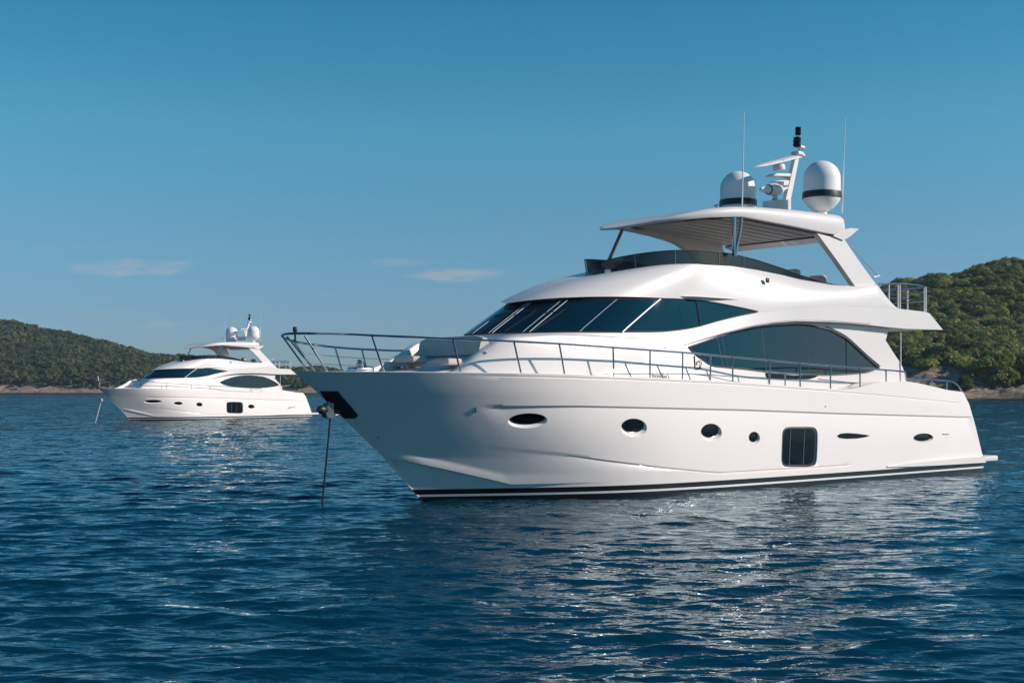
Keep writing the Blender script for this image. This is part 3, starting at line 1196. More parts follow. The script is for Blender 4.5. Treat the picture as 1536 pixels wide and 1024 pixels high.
        for (b, c, t) in allc:
            i1 = np.array([t[0] + (0.10 if t[0] < 7 else 0), t[1] * 0.94, t[2] + 0.004])
            i2 = np.array([i1[0], i1[1], 4.80])
            ins.append([tuple(t), tuple(i1), tuple(i2)])
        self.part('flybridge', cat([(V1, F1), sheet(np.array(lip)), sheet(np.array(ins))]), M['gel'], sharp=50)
        fl = [[(s, t, 4.80) for t in np.linspace(-1, 1, 5) * min(1.9, max(0.6, (s - 3.5) * 0.55))] for s in np.linspace(5.0, 15.0, 20)]
        self.part('flybridge_floor', sheet(np.array(fl)), M['deck'])
        # smoked wind deflector along the coaming
        tl = np.array([x[2] for x in allc])
        k0 = [i for i in range(len(tl)) if tl[i][0] <= 12.95]
        seg = tl[k0[0]:k0[-1] + 1]
        rows = []
        smax = 12.95
        for v in np.linspace(0, 1, 6):
            row = []
            for p in seg:
                hgt = 0.355 * (1 - sm(7.5, 13.2, p[0]) ** 1.0) ** 0.8
                front = 1 - sm(5.0, 6.5, p[0])
                row.append((p[0] + 0.07 - (0.10 * front + 0.02) * v ** 1.5, p[1] * (0.975 + 0.015 * v), p[2] - 0.01 + hgt * v))
            rows.append(row)
        scr = self.part('wind_deflector', sheet(np.array(rows)), M['screen'])
        self.part('deflector_rail', tube(rows[-1], 0.014, 6), M['dark'], scr)
        m = len(seg)
        for f in (0.36, 0.43, 0.56, 0.62, 0.70, 0.76):
            j = int(m * f)
            L = [(rows[i][j][0] - 0.004, rows[i][j][1] * 1.004, rows[i][j][2]) for i in range(6)]
            self.part('deflector_seam', tube(L, 0.012, 6), M['grey'], scr)
        for (x, y, ww, hh) in ((1187, 401.5, 0.5, 0.40), (1226, 410.5, 0.5, 0.36)):
            a = UP(x, y, 0.9)
            self.part('helm_seat', rbox((a[0], 0.9, a[2] - 0.30), (0.28, ww, 0.5), 0.08, 3), M['fabric'])
        self.part('helm_console', rbox((7.6, -0.3, 5.25), (0.7, 1.6, 0.75), 0.1, 3), M['gel2'])
        # small light on the brow and vent on the side
        a = UP(911.5, 419, 0.35)
        h = U(911.5, 404, 0.35)[1] - a[2]
        self.part('brow_light', lathe([(0.055, -0.05), (0.055, h * .55), (0.075, h * .6), (0.08, h * .92), (0.05, h), (0.0, h)], a, 16), M['gel2'])
        a = np.array(hit(1149, 420.5, lambda s, z: 2.02 - 0.1))
        self.part('side_vent', rbox((a[0], a[1] + 0.05, a[2]), (0.10, 0.05, 0.13), 0.012, 2), M['dark'])

    # ---------------- hardtop, legs, poles
    def hardtop(self):
        n = 2.2
        aft, HB, s1, s0 = 13.35, 1.95, 9.4, 6.15
        out = []
        for wv in np.linspace(0, 1, 34):
            th = wv * math.pi / 2
            out.append((s1 - (s1 - s0) * (math.cos(th) ** (2 / n) if wv < 1 else 0), HB * math.sin(th) ** (2 / n)))
        for x in np.linspace(s1, aft - 0.35, 16)[1:]:
            out.append((x, HB))
        for a in np.linspace(0, math.pi / 2, 7)[1:]:
            out.append((aft - 0.35 + 0.35 * math.sin(a), HB - 0.35 + 0.35 * math.cos(a)))
        for y in np.linspace(HB - 0.35, 0, 6)[1:]:
            out.append((aft, y))
        loop = out + [(s, -t) for s, t in out[-2:0:-1]]
        zbot = lambda s: float(np.interp(s, [6.1, 6.8, 7.7, 8.8, 10.7, 12.4, 13.4], [6.60, 6.72, 6.84, 6.93, 6.86, 6.78, 6.74]))
        ztop = lambda s: float(np.interp(s, [6.1, 6.5, 7.0, 7.7, 8.5, 9.5, 11, 12.9, 13.2, 13.4], [6.63, 6.76, 6.90, 7.06, 7.17, 7.24, 7.30, 7.33, 7.29, 7.15]))
        def spine(s):
            return float(np.clip(s, 8.2, 13.0))
        rows = []
        spec = [(0.0, 'b', 0.10), (0.5, 'b', 0.08), (0.86, 'b', 0.03), (0.90, 'b', 0.0), (0.985, 'b', 0.0), (1.0, 'm', 0.25), (1.0, 'm', 0.6), (0.985, 'm', 0.85), (0.95, 't', 0.0), (0.8, 't', 0.02), (0.4, 't', 0.035), (0.0, 't', 0.04)]
        for k, typ, d in spec:
            row = []
            for s, t in loop:
                c = spine(s)
                ss, tt = c + k * (s - c), k * t
                b, tp_ = zbot(s) * k + zbot(ss) * (1 - k), ztop(s) * k + ztop(ss) * (1 - k)
                z = b + d if typ == 'b' else (b + (tp_ - b) * d if typ == 'm' else tp_ + d)
                row.append((ss, tt, z))
            rows.append(row)
        V, F = sheet(np.array(rows), True)
        L = len(loop)
        F += [list(range(L)), list(range(len(V) - L, len(V)))]
        ht = self.part('hardtop', (V, F), M['gel'], sharp=50)
        # aft wing lip
        wing = [UP(1258, 347, 1.95), UP(1276, 342, 1.95), UP(1288.5, 343.3, 1.95), UP(1276, 354, 1.95), UP(1265.7, 360.6, 1.95), UP(1250, 354, 1.95)]
        self.part('aft_lip', prism(wing, (0, -3.9, 0)), M['gel'], ht, sharp=30)
        # slatted underside
        sl = []
        for t in np.linspace(-1.4, 1.4, 8):
            s_a = 7.3 + 1.2 * (abs(t) / 1.45) ** 2
            pts = [(s, t, zbot(s) + 0.03) for s in np.linspace(s_a, 12.6, 14)]
            P = [[(s, t - 0.19, z - .005), (s, t - 0.19, z - 0.04), (s, t + 0.19, z - 0.05), (s, t + 0.19, z - .005)] for s, t, z in pts]
            sl.append(sheet(np.array(P), True))
        self.part('slat_panel', cat(sl), M['louvre'], ht, sharp=30)
        # port arch leg
        # legs: raked slab on the port quarter, broad flared one to starboard
        topA, topB = UP(1226, 350, 1.90), UP(1268, 361, 1.90)
        botA, botB = UP(1286, 434, 1.98), UP(1320, 434, 1.98)
        front = interp_path([topA, tuple(np.array(topA) * .5 + np.array(botA) * .5 + np.array([0.02, 0, 0])), botA], 14)
        back = interp_path([topB, tuple(np.array(topB) * .5 + np.array(botB) * .5 + np.array([-0.04, 0, 0])), botB], 14)
        P = []
        for f, b in zip(front, back):
            th = 0.20
            P.append([tuple(f), tuple(f * .3 + b * .7), tuple(b), (b[0], b[1] - th, b[2]), (f[0] * .3 + b[0] * .7, f[1] - th, b[2] * .7 + f[2] * .3), (f[0] + 0.05, f[1] - th, f[2])])
        V, F = sheet(np.array(P), True)
        F += [list(range(6)), list(range(len(V) - 6, len(V)))]
        self.part('arch_leg', (V, F), M['gel'], sharp=30)
        t = -1.88
        left = [(922, 343.5), (969, 353.5), (1002, 363), (1017.4, 371), (1027.6, 379), (1036, 392), (1040, 402)]
        right = [(1120, 354), (1095, 359), (1080, 363), (1075, 366), (1076, 374), (1081, 390), (1083, 402)]
        lc = interp_path([UP(x, y, t) for x, y in left], 24)
        rc = interp_path([UP(x, y, t) for x, y in right], 24)
        P = []
        for f, b in zip(lc, rc):
            P.append([tuple(f), tuple(b), (b[0], b[1] + 0.22, b[2]), (f[0], f[1] + 0.22, f[2])])
        V, F = sheet(np.array(P), True)
        F += [list(range(4)), list(range(len(V) - 4, len(V)))]
        self.part('arch_leg', (V, F), M['gel'], sharp=30)
        # steel poles at the front
        self.part('support_pole', tube(interp_path([UP(1112.5, 326, 1.86), UP(1110.5, 345, 1.86), UP(1106, 366, 1.84), UP(1104, 384, 1.82)], 12), 0.036, 10), M['chrome'])
        self.part('support_pole', tube(interp_path([UP(1101.5, 326, 1.84), UP(1101, 345, 1.84), UP(1100.5, 366, 1.82), UP(1101, 384, 1.80)], 12), [0.05] * 12, 10), M['chrome'])
        self.part('support_pole', tube([UP(935.5, 340, -1.35), UP(904, 412, -1.35)], 0.05, 10), M['chrome'])

    # ---------------- domes, mast, antennas
    def topside(self):
        def dome(px, ptop, pband0, pband1, pbase, wpx, t, taper):
            s, z0 = U(px, pbase, t)
            Zd = BZ + s * SA - t * CA
            k = Zd / FPX
            R = wpx / 2 * k * (1.12 if self.var == 1 else 1.0)
            H = (pbase - ptop) * k
            zb1, zb0 = (pbase - pband0) * k, (pbase - pband1) * k
            prof = []
            if taper:
                prof += [(R * .28, -0.3), (R * .28, 0), (R * .42, 0.01), (R * .70, zb0 * .35), (R * .90, zb0 * .7), (R, zb0)]
            else:
                prof += [(R * .9, -0.55), (R * .9, 0), (R * .96, 0), (R * .98, zb0)]
            prof += [(R * 0.985, zb1)]
            zc_ = H - R * 0.97
            prof += [(R * .985, zc_)]
            for a in np.linspace(0, math.pi / 2, 14)[1:]:
                prof.append((R * .985 * math.cos(a) + 1e-4, zc_ + (H - zc_) * math.sin(a)))
            d = self.part('radome', lathe(prof, (s, t, z0), 40), M['dome'], sharp=40)
            if self.var == 1:
                return d
            self.part('band', lathe([(R * .97, zb0 - .004), (R * 1.035, zb0 + .002), (R * 1.04, (zb0 + zb1) / 2), (R * 1.02, zb1), (R * .97, zb1 + .006)], (s, t, z0), 40), M['dark'], d)
            if not taper:
                for a0, wd in ((-0.62, .10), (-0.30, .07)):
                    L = []
                    for f in np.linspace(0, 1, 10):
                        zz = zb1 + .01 + f * (zc_ + 0.12 - zb1)
                        aa = math.radians(-50) + a0 * -1.0 + 0.35 * f * f - .5
                        rr = R * .985 if zz < zc_ else R * .985 * math.sqrt(max(0.1, 1 - ((zz - zc_) / (H - zc_)) ** 2))
                        L.append((s + (rr + .002) * math.cos(math.pi - aa) * 1.0, t + (rr + .002) * math.sin(math.pi - aa), z0 + zz))
            return d
        dome(1107, 257, 300.5, 309.5, 313, 54, -1.25, False)
        dome(1232.5, 241.5, 288.5, 298, 317, 56, 1.25, True)
        # mast
        t = 0.0
        base = [UP(1165, 318, 0.25), UP(1186.5, 318, .25), UP(1186.5, 299.5, .25), UP(1165, 299.5, .25)]
        mast = self.part('mast', cat([prism(base, (0, -0.5, 0)),
                                      prism([UP(1178.5, 300.5, .06), UP(1186, 300.5, .06), UP(1199, 236, .06), UP(1193.5, 236, .06)], (0, -0.12, 0)),
                                      prism([UP(1160, 263.5, .04), UP(1166, 260, .04), UP(1188, 260.2, .04), UP(1188, 267, .04), UP(1184, 264.3, .04)], (0, -0.30, 0)),
                                      prism([UP(1160, 271.5, .04), UP(1176, 270.3, .04), UP(1190, 271, .04), UP(1190, 278, .04), UP(1176, 278, .04), UP(1176, 272.3, .04)], (0, -0.22, 0)),
                                      prism([UP(1173, 283, .05), UP(1182, 279.5, .05), UP(1182, 283, .05), UP(1175, 286, .05)], (0, -0.1, 0))]), M['gel2'], sharp=20)
        c = UP(1196, 231, 0.0)
        self.part('radar_pedestal', cat([rbox(c, (0.30, 0.30, 0.13), 0.05, 3), rbox(UP(1201.5, 221, 0), (0.22, 0.16, 0.09), 0.03, 3), rbox(UP(1203.5, 233, 0), (0.16, 0.14, 0.12), 0.05, 3)]), M['gel2'], mast)
        if self.var == 0:
            self.scanner(mast)
        for (x0, y0, x1, y1, r) in ((1195, 220, 1196, 206.5, 0.115), (1197, 203, 1197.3, 191, 0.088)):
            A, B = np.array(UP(x0, y0, 0)), np.array(UP(x1, y1, 0))
            L = [A * (1 - f) + B * f for f in np.linspace(0, 1, 9)]
            self.part('mast_light', tube(L, [r * .8, r, r, r * .9, r, r, r * .93, r, r * .85], 14), M['port'], mast, sharp=40)
        self.part('light_stem', tube([UP(1198, 226, 0), UP(1197, 203, 0)], 0.035, 8), M['chrome'], mast)
        # whip antennas
        self.part('antenna', tube([UP(1113, 316, 1.2), UP(1116.3, 168, 1.2)], [0.020, 0.009], 8), M['pin'])
        self.part('antenna', tube([UP(1263, 320, 1.5), UP(1268.3, 175, 1.5)], [0.022, 0.009], 8), M['pin'])
        self.part('wind_sensor', cat([tube([UP(1074.5, 315, -1.0), UP(1074.5, 307.5, -1.0)], 0.015, 6), tube([UP(1071.5, 308.5, -1.0), UP(1077, 307, -1.0)], 0.02, 6)]), M['dark'])
        # thin stay and small spreader aft of the leg
        self.part('stay', tube([UP(1267, 361, 1.5), UP(1316, 413, 1.5)], 0.008, 6), M['grey'])
        self.part('stern_light', tube([UP(1310, 416, 1.5), UP(1319.5, 413.3, 1.5)], [0.03, 0.02], 8), M['gel2'])

    def scanner(self, mast):
        a, b = np.array(UP(1196, 233, 0.0)), np.array(UP(1134.5, 248.5, 0.35))
        P = []
        for f in np.linspace(0, 1, 12):
            p = a * (1 - f) + b * f
            e = (0.13 + 0.0 * f) * (1 - f ** 6 * .6)
            h = 0.055 * (1 - 0.35 * f) * (1 - f ** 8 * .7)
            P.append([(p[0] + dx * e, p[1] + dx * e * .6, p[2] + dz * h - 0.03) for dx, dz in ((-1, -.5), (-1, .5), (-.6, 1), (.6, 1), (1, .5), (1, -.5), (.6, -1), (-.6, -1))])
        V, F = sheet(np.array(P), True)
        F += [list(range(8)), list(range(len(V) - 8, len(V)))]
        self.part('radar_scanner', (V, F), M['gel2'], mast, sharp=40)
        c = UP(1168.5, 251, 0.0)
        self.part('satellite_antenna', lathe([(0.06, -0.10), (0.17, -.08), (.185, 0.0), (0.16, .07), (0.10, .095), (0.0, .10)], c, 24), M['gel2'], mast)
        # searchlight / horn pod
        a, b = UP(1141, 284, 0.12), UP(1176, 285, 0.0)
        L = interp_path([a, tuple(np.array(a) * .5 + np.array(b) * .5), b], 14)
        rr = [0.05, .08, .085, .09, .125, .155, .175, .18, .18, .17, .15, .12, .07, .02]
        pod = self.part('searchlight', cat([tube(L, rr, 18), tube([UP(1164, 292, 0.05), UP(1162, 300, 0.05)], [0.05, 0.09], 10)]), M['gel2'], mast, sharp=40)
        self.part('band', tube([L[4] + (L[4] - L[5]) * .05, L[4] + (L[5] - L[4]) * .25], [.134, .148], 18), M['dark'], pod)

    # ---------------- rails
    def rails(self):
        def rt(s, z):
            b = float(BS_s(s + 0.35)) - 0.07 if s + .35 > S0 else 0.0
            return max(b, 0.0)
        R = 0.024
        if self.var == 1:
            prt = [(640, 507), (700, 512), (782, 520), (847, 526), (920, 532), (975, 537), (1066, 545), (1155, 552), (1246, 560), (1290, 563)]
            nose = [UP(455, 515, 0.0), UP(458, 514, 0.45)]
        else:
            prt = [(520, 501.3), (558, 503), (620, 505.5), (681, 508.5), (771, 512), (839, 515.5), (919.6, 521), (975, 525), (1024, 528.5), (1066, 532.2), (1099, 535.3), (1155, 540.3), (1200, 544.5), (1246, 548.2),
                   (1290, 551.8), (1329, 554.8), (1358, 557.3)]
            nose = [UP(422.5, 503.5, 0.0), UP(426, 501.3, 0.22), UP(438, 500, 0.48), UP(470, 500, 0.85)]
        port = [hit(x, y, rt, 1.0) for x, y in prt]
        path = nose + port
        stb_nose = [(nose[0][0] + .0, 0, nose[0][2])] + [(p[0], -p[1], p[2] - 0.02 * i) for i, p in enumerate(nose[1:], 1)]
        if self.var == 0:
            spts = [UP(427, 506.5, -0.30), UP(436, 510.0, -0.62), UP(450, 513.5, -0.98)] + [hit(x, y, lambda s, z: -rt(s, z), -1.0) for x, y in [(480, 518), (519, 522), (560, 524.3), (601, 525.6)]]
            mir = [(p[0], -p[1], p[2]) for p in port if p[0] > spts[-1][0] + 0.5]
            spath = [nose[0]] + spts + mir
        else:
            spath = [(p[0], -p[1], p[2]) for p in path]
        rail = self.part('bow_rail', cat([tube(interp_path(path, 120), R, 8), tube(interp_path(spath, 90), R, 8)]), M['chrome'])
        rail2 = rail
        if self.var == 0:
            pairs = [((491.8, 557), (457, 503)), ((576.6, 557.5), (558, 504)), ((691, 558.5), (679.5, 509)), ((782, 560), (771, 513)), ((847, 561), (839, 516)),
                     ((920.7, 565), (919.6, 521)), ((974.9, 567), (975, 525)), ((1023.6, 569), (1024, 529)), ((1065, 571), (1066.4, 533)), ((1099, 573), (1099, 536)),
                     ((1154, 577), (1155, 541)), ((1200, 580.5), (1200, 545)), ((1245.4, 584), (1246, 549)), ((1290, 586.5), (1290, 552)), ((1329, 573), (1329, 555)), ((1361, 573), (1358, 557.3))]
        else:
            pairs = [((845, 560.5), (847, 526)), ((975, 567), (975, 537)), ((1065, 571), (1066, 545)), ((1245.4, 584), (1246, 560)), ((700, 559), (694, 512)), ((560, 557), (548, 506)), ((1330, 573), (1330, 565))]
        for (bx, by), (tx, ty) in pairs:
            b = hit(bx, by, lambda s, z: float(BS_s(s)) - 0.10, 1.0)
            tpt = hit(tx, ty, rt, 1.0)
            o = self.part('stanchion', tube([(b[0], b[1], b[2] - 0.03), tpt], 0.020, 8), M['chrome'], rail)
        # starboard stanchions
        if self.var == 0:
            sp = [((512.8, 556), (502.5, 521)), ((550, 555), (542.8, 524)), ((472.5, 556), (440, 510))]
            for (bx, by), (tx, ty) in sp:
                b = hit(bx, by, lambda s, z: -(float(BS_s(s)) - 0.10), -1.0)
                tpt = hit(tx, ty, lambda s, z: -rt(s, z), -1.0)
                self.part('stanchion', tube([b, tpt], 0.020, 8), M['chrome'], rail)
            for (bx, by, tb), (tx, ty, tt) in [((472.5, 556, 0.12), (430.8, 504.5, 0.12)), ((461.5, 556, -0.15), (424, 504.5, -0.1))]:
                self.part('stanchion', tube([UP(bx, by, tb), UP(tx, ty, tt)], 0.020, 8), M['chrome'], rail)
            # thin guard wires to starboard
            for k in (0.30, 0.62):
                L = []
                for p in spath[3:8]:
                    zd = float(np.interp((p[0] - S0) / LB, _zs_u, _zs_z))
                    L.append((p[0] + .2, p[1] * (0.97), zd + (p[2] - zd) * k))
                self.part('guard_wire', tube(interp_path(L, 20), 0.006, 5), M['chrome'], rail)
            # gate beside the saloon
            g0 = [hit(x, y, lambda s, z: float(BS_s(s)) - 0.10, 1.0) for x, y in [(1148, 558.5), (1177.7, 559.8), (1200, 560.6)]]
            gate = self.part('side_gate', tube(g0, 0.018, 8), M['chrome'])
            b = hit(1177.7, 578, lambda s, z: float(BS_s(s)) - 0.10, 1.0)
            self.part('stanchion', tube([b, g0[1]], 0.018, 8), M['chrome'], gate)
        for i, p in enumerate(mir[::3] if self.var == 0 else spath[4::2]):
            zd = float(np.interp((p[0] - S0) / LB, _zs_u, _zs_z))
            self.part('stanchion', tube([(p[0] + 0.2, p[1] * 0.97, zd - 0.03), p], 0.020, 8), M['chrome'], rail)
        # bow staff light
        a, b = UP(443, 513, -0.12), UP(442.3, 490, -0.12)
        if self.var == 1:
            a, b = UP(452, 552, 0.0), UP(436, 478, 0.0)
        L = [np.array(a) * (1 - f) + np.array(b) * f for f in (0, .5, .55, .75, .78, 1)]
        self.part('bow_light', tube(L, [.022, .022, .04, .045, .05, .04], 10), M['dark'] if self.var == 0 else M['gel2'])
        if self.var == 1:
            self.part('bow_roller', cat([tube([UP(431, 545, 0), UP(437, 560, 0)], [0.05, 0.12], 10), tube([UP(434, 553, 0), UP(462, 556, 0)], 0.07, 8)]), M['mirror'])
        # cockpit rail at the stern quarter
        tq = lambda s, z: float(BS_s(s)) - 0.12
        top = [(1362, 568), (1378, 568.5), (1400, 569.3), (1420, 571), (1430, 573), (1437, 578), (1443, 587)]
        L = [hit(x, y, tq, 2.0) for x, y in top]
        st = self.part('stern_rail', tube(interp_path(L, 50), 0.022, 8), M['chrome'])
        for bx, tx, ty, by in ((1378, 1378, 569, 575), (1398, 1398, 569.5, 580), (1420.5, 1420.5, 571.2, 585.5)):
            self.part('stanchion', tube([hit(bx, by, tq, 2.0), hit(tx, ty, tq, 2.0)], 0.018, 8), M['chrome'], st)
        Ls = [(p[0], -p[1], p[2]) for p in L]
        st2 = self.part('stern_rail', tube(interp_path(Ls, 50), 0.022, 8), M['chrome'])
        # rail of the upper aft deck
        tu = 2.05
        ends = [UP(1316, 426, tu), UP(1345, 425.8, tu), UP(1370, 427.3, tu), UP(1386, 430.5, tu)]
        aft = ends[-1]
        sweep = [(aft[0] + 0.12, 1.85, aft[2]), (aft[0] + 0.15, 1.4, aft[2]), (aft[0] + 0.15, -1.4, aft[2]), (aft[0] + 0.12, -1.85, aft[2])]
        full = ends + sweep + [(p[0], -p[1], p[2]) for p in ends[::-1]]
        ur = self.part('upper_deck_rail', tube(interp_path(full, 90), 0.03, 8), M['chrome'])
        mid = [(p[0], p[1], p[2] - 0.42) for p in full]
        self.part('rail_bar', tube(interp_path(mid, 90), 0.014, 6), M['chrome'], ur)
        mid = [(p[0], p[1], p[2] - 0.16) for p in full]
        self.part('rail_bar', tube(interp_path(mid, 90), 0.014, 6), M['chrome'], ur)
        for x in (1333.5, 1347, 1350, 1386.5, 1389):
            tt = tu if x < 1388 else 1.95
            s, zt = U(x, 426.5 if x < 1360 else 430, tt)
            self.part('stanchion', tube([(s, tt, float(hi_z(s)) - 0.02), (s, tt, zt)], 0.022, 8), M['pin'], ur)
        for p in full[5:]:
            self.part('stanchion', tube([(p[0], p[1], 4.74), p], 0.022, 8), M['pin'], ur)

    def stern(self):
        V, F = rbox((19.85, 0, 0.36), (1.35, 4.75, 0.18), 0.05, 3)
        pl = self.part('swim_platform', (V, F), M['gel'])
        # moulded shelf that runs forward from the platform along the side
        P = []
        for x, h in [(1330, 0.0), (1345, .03), (1370, .08), (1400, .12), (1440, .15), (1474, .165)]:
            y = np.interp(x, [1330, 1474], [698.5, 683.5])
            s, t, z = hull_hit(x, y + 4)
            hh = h
            P.append([(s, t - 0.05, 0.40 + hh * .5), (s, t + 0.03 + h * .4, 0.36 + hh * .55), (s, t + 0.04 + h * .4, 0.34 - hh * .4), (s, t - 0.05, 0.32 - hh * .4)])
        V, F = sheet(np.array(P), True)
        F += [[0, 1, 2, 3], [len(V) - 4, len(V) - 3, len(V) - 2, len(V) - 1]]
        self.part('platform_fairing', (V, F), M['gel'])

    def lettering(self):
        def stroke(pts, r, hitf):
            L = [np.array(hitf(x, y)) + [0, 0.006, 0] for x, y in pts]
            return tube(interp_path(L, max(4, 5 * len(L))), r, 6)
        # emblem beside the saloon window
        e = cat([stroke([(1041.6, 533.5), (1041.9, 540), (1042.4, 550.5)], 0.012, A_hit),
                 stroke([(1045.3, 547.5), (1045.3, 543.5), (1047.5, 541.5), (1050.6, 541.8), (1051.7, 545.5), (1050, 550), (1047, 553), (1042.6, 553.6)], 0.010, A_hit),
                 stroke([(1046.5, 553.8), (1049.5, 552.6), (1051.5, 551.2)], 0.012, A_hit)])
        self.part('emblem', e, M['dark'])
        cu = bpy.data.curves.new('lettering', 'FONT')
        cu.body = "Inom bu's"
        cu.size = 0.165
        cu.extrude = 0.004
        cu.shear = 0.2
        cu.offset = 0.0
        tmp = bpy.data.objects.new('tmp', cu)
        COL.objects.link(tmp)
        bpy.context.view_layer.update()
        dg = bpy.context.evaluated_depsgraph_get()
        me = bpy.data.meshes.new_from_object(tmp.evaluated_get(dg))
        bpy.data.objects.remove(tmp)
        a = np.array(A_hit(977.5, 565.6))
        b = np.array(A_hit(1004.5, 567.6))
        wdt = max(v.co.x for v in me.vertices)
        k = np.linalg.norm(b - a) / wdt
        ex = (b - a) / np.linalg.norm(b - a)
        for v in me.vertices:
            p = a + ex * v.co.x * k + np.array([0, 0, 1]) * v.co.y * k * 1.0
            t = float(T_A(p[0], p[2])) + 0.006 + v.co.z
            v.co = Vector((p[0], -t, p[2]))
        me.materials.clear()
        me.materials.append(M['dark'])
        o = bpy.data.objects.new('lettering', me)
        COL.objects.link(o)
        o.parent = self.root

    def build(self):
        self.hull()
        if self.var == 0:
            self.anchor()
        self.foredeck()
        self.deckhouse()
        self.windows()
        self.fly()
        self.hardtop()
        self.topside()
        self.rails()
        self.stern()
        if self.var == 0:
            self.lettering()


def surfA(s, z):
    s1, s0 = float(s1_A(z)), float(sn_A(z))
    t = float(T_A(s, z))
    if s < s1:
        c = min(1.0, (s1 - s) / (s1 - s0))
        t = float(T_A(s1, z)) * (max(0.0, 1 - c ** 2.25)) ** (1 / 2.25)
    return t


A_hit_t = surfA


# ------------------------------------------------------------------ hills
def fbm(x, y, seed, octaves=5, base=1.0):
    rng = np.random.default_rng(seed)
    out = np.zeros_like(x)
    amp, fr = 1.0, base
    for o in range(octaves):
        for _ in range(3):
            a = rng.uniform(0, 2 * math.pi)
            p = rng.uniform(0, 2 * math.pi)
            q = rng.uniform(0, 2 * math.pi)
            out += amp / 3 * np.sin(fr * (math.cos(a) * x + math.sin(a) * y) + p + 1.3 * np.sin(fr * .6 * (math.sin(a) * x - math.cos(a) * y) + q))
        amp *= 0.52
        fr *= 2.03
    return out


def ridge_px(pts):
    xs = np.array([p[0] for p in pts], dtype=float)
    ys = np.array([p[1] for p in pts], dtype=float)
    return lambda x: np.interp(x, xs, ys)


RIDGE_L = ridge_px([(-900, 500), (-300, 470), (-80, 470), (0, 480), (60, 490), (110, 499), (130, 504), (167, 514), (193, 521), (212, 526), (231, 531), (247, 531), (270, 531), (300, 534), (350, 541), (400, 548), (430, 549), (477, 545),
                    (497, 549), (513, 552), (540, 556), (600, 561), (700, 568), (900, 572), (1100, 573), (1500, 560), (2400, 540)])
RIDGE_R = ridge_px([(1080, 590), (1180, 575), (1260, 490), (1310, 442), (1352, 421), (1361, 421), (1377, 423), (1400, 413), (1424, 411), (1447, 404), (1461, 400), (1494, 392), (1527, 389), (1560, 388), (1640, 392), (1800, 420), (2100, 500), (2400, 560), (2600, 588)])


def hill_left(X, Y):
    px = 768 + FPX * X / Y
    R0, R1 = 800.0, 1060.0
    H = (HOR - RIDGE_L(px)) * R1 / FPX + CAMH - 2.0 - 2.0 * sm(120, 260, px)
    v = (Y - R0) / (R1 - R0)
    prof = np.where(v < 1, np.clip(v, 0, 1) ** 0.8, 1 - 0.5 * np.clip(v - 1, 0, 2) ** 1.3)
    n = fbm(X, Y, 3, 5, 0.018)
    beach = 3.6 * sm(-0.01, 0.03, v) + .9 * fbm(X, Y, 12, 4, 0.12) * sm(0, .02, v)
    return np.where(v < -0.005, -1.5, beach + (H - 3.6) * prof * (1 + 0.05 * n * (v < .9)) + n * 0.5 * sm(0, .2, v))


def hill_right(X, Y):
    px = 768 + FPX * X / Y
    R0 = 296.0 + 5.0 * np.sin(X * 0.09) + 3.0 * np.sin(X * 0.23 + 1)
    R1 = 440.0
    H = (HOR - RIDGE_R(px)) * R1 / FPX + CAMH - 0.6
    v = (Y - R0) / (R1 - R0)
    prof = np.where(v < 1, np.clip(v, 0, 1) ** 1.25, 1 - 0.6 * np.clip(v - 1, 0, 2) ** 1.4)
    n = fbm(X, Y, 5, 5, 0.05)
    up = 1 - sm(106, 117, X)
    ledge = (1.5 + 1.3 * up) * sm(0, 0.03, v) + (0.9 + 2.6 * up) * sm(0.035, 0.10, v)
    rough = fbm(X * .6, Y * 2.0, 8, 4, 0.5) * 0.8 * sm(-.01, .03, v) * (1 - sm(.12, .25, v))
    rough = rough + np.abs(fbm(X * .8, Y * 2.5, 9, 3, 1.1)) * 0.45 * sm(0, .03, v) * (1 - sm(.12, .25, v))
    ends = sm(1100, 1260, px) * (1 - sm(2380, 2560, px))
    return np.where(v < -0.03, -1.5, (sm(-0.03, 0, v) * ends - 1) * 1.5 + ends * ( ledge + rough + np.maximum(H - 3.0, 0) * prof * (1 + 0.05 * n * (v < .9)) + n * 1.0 * sm(.05, .3, v)))


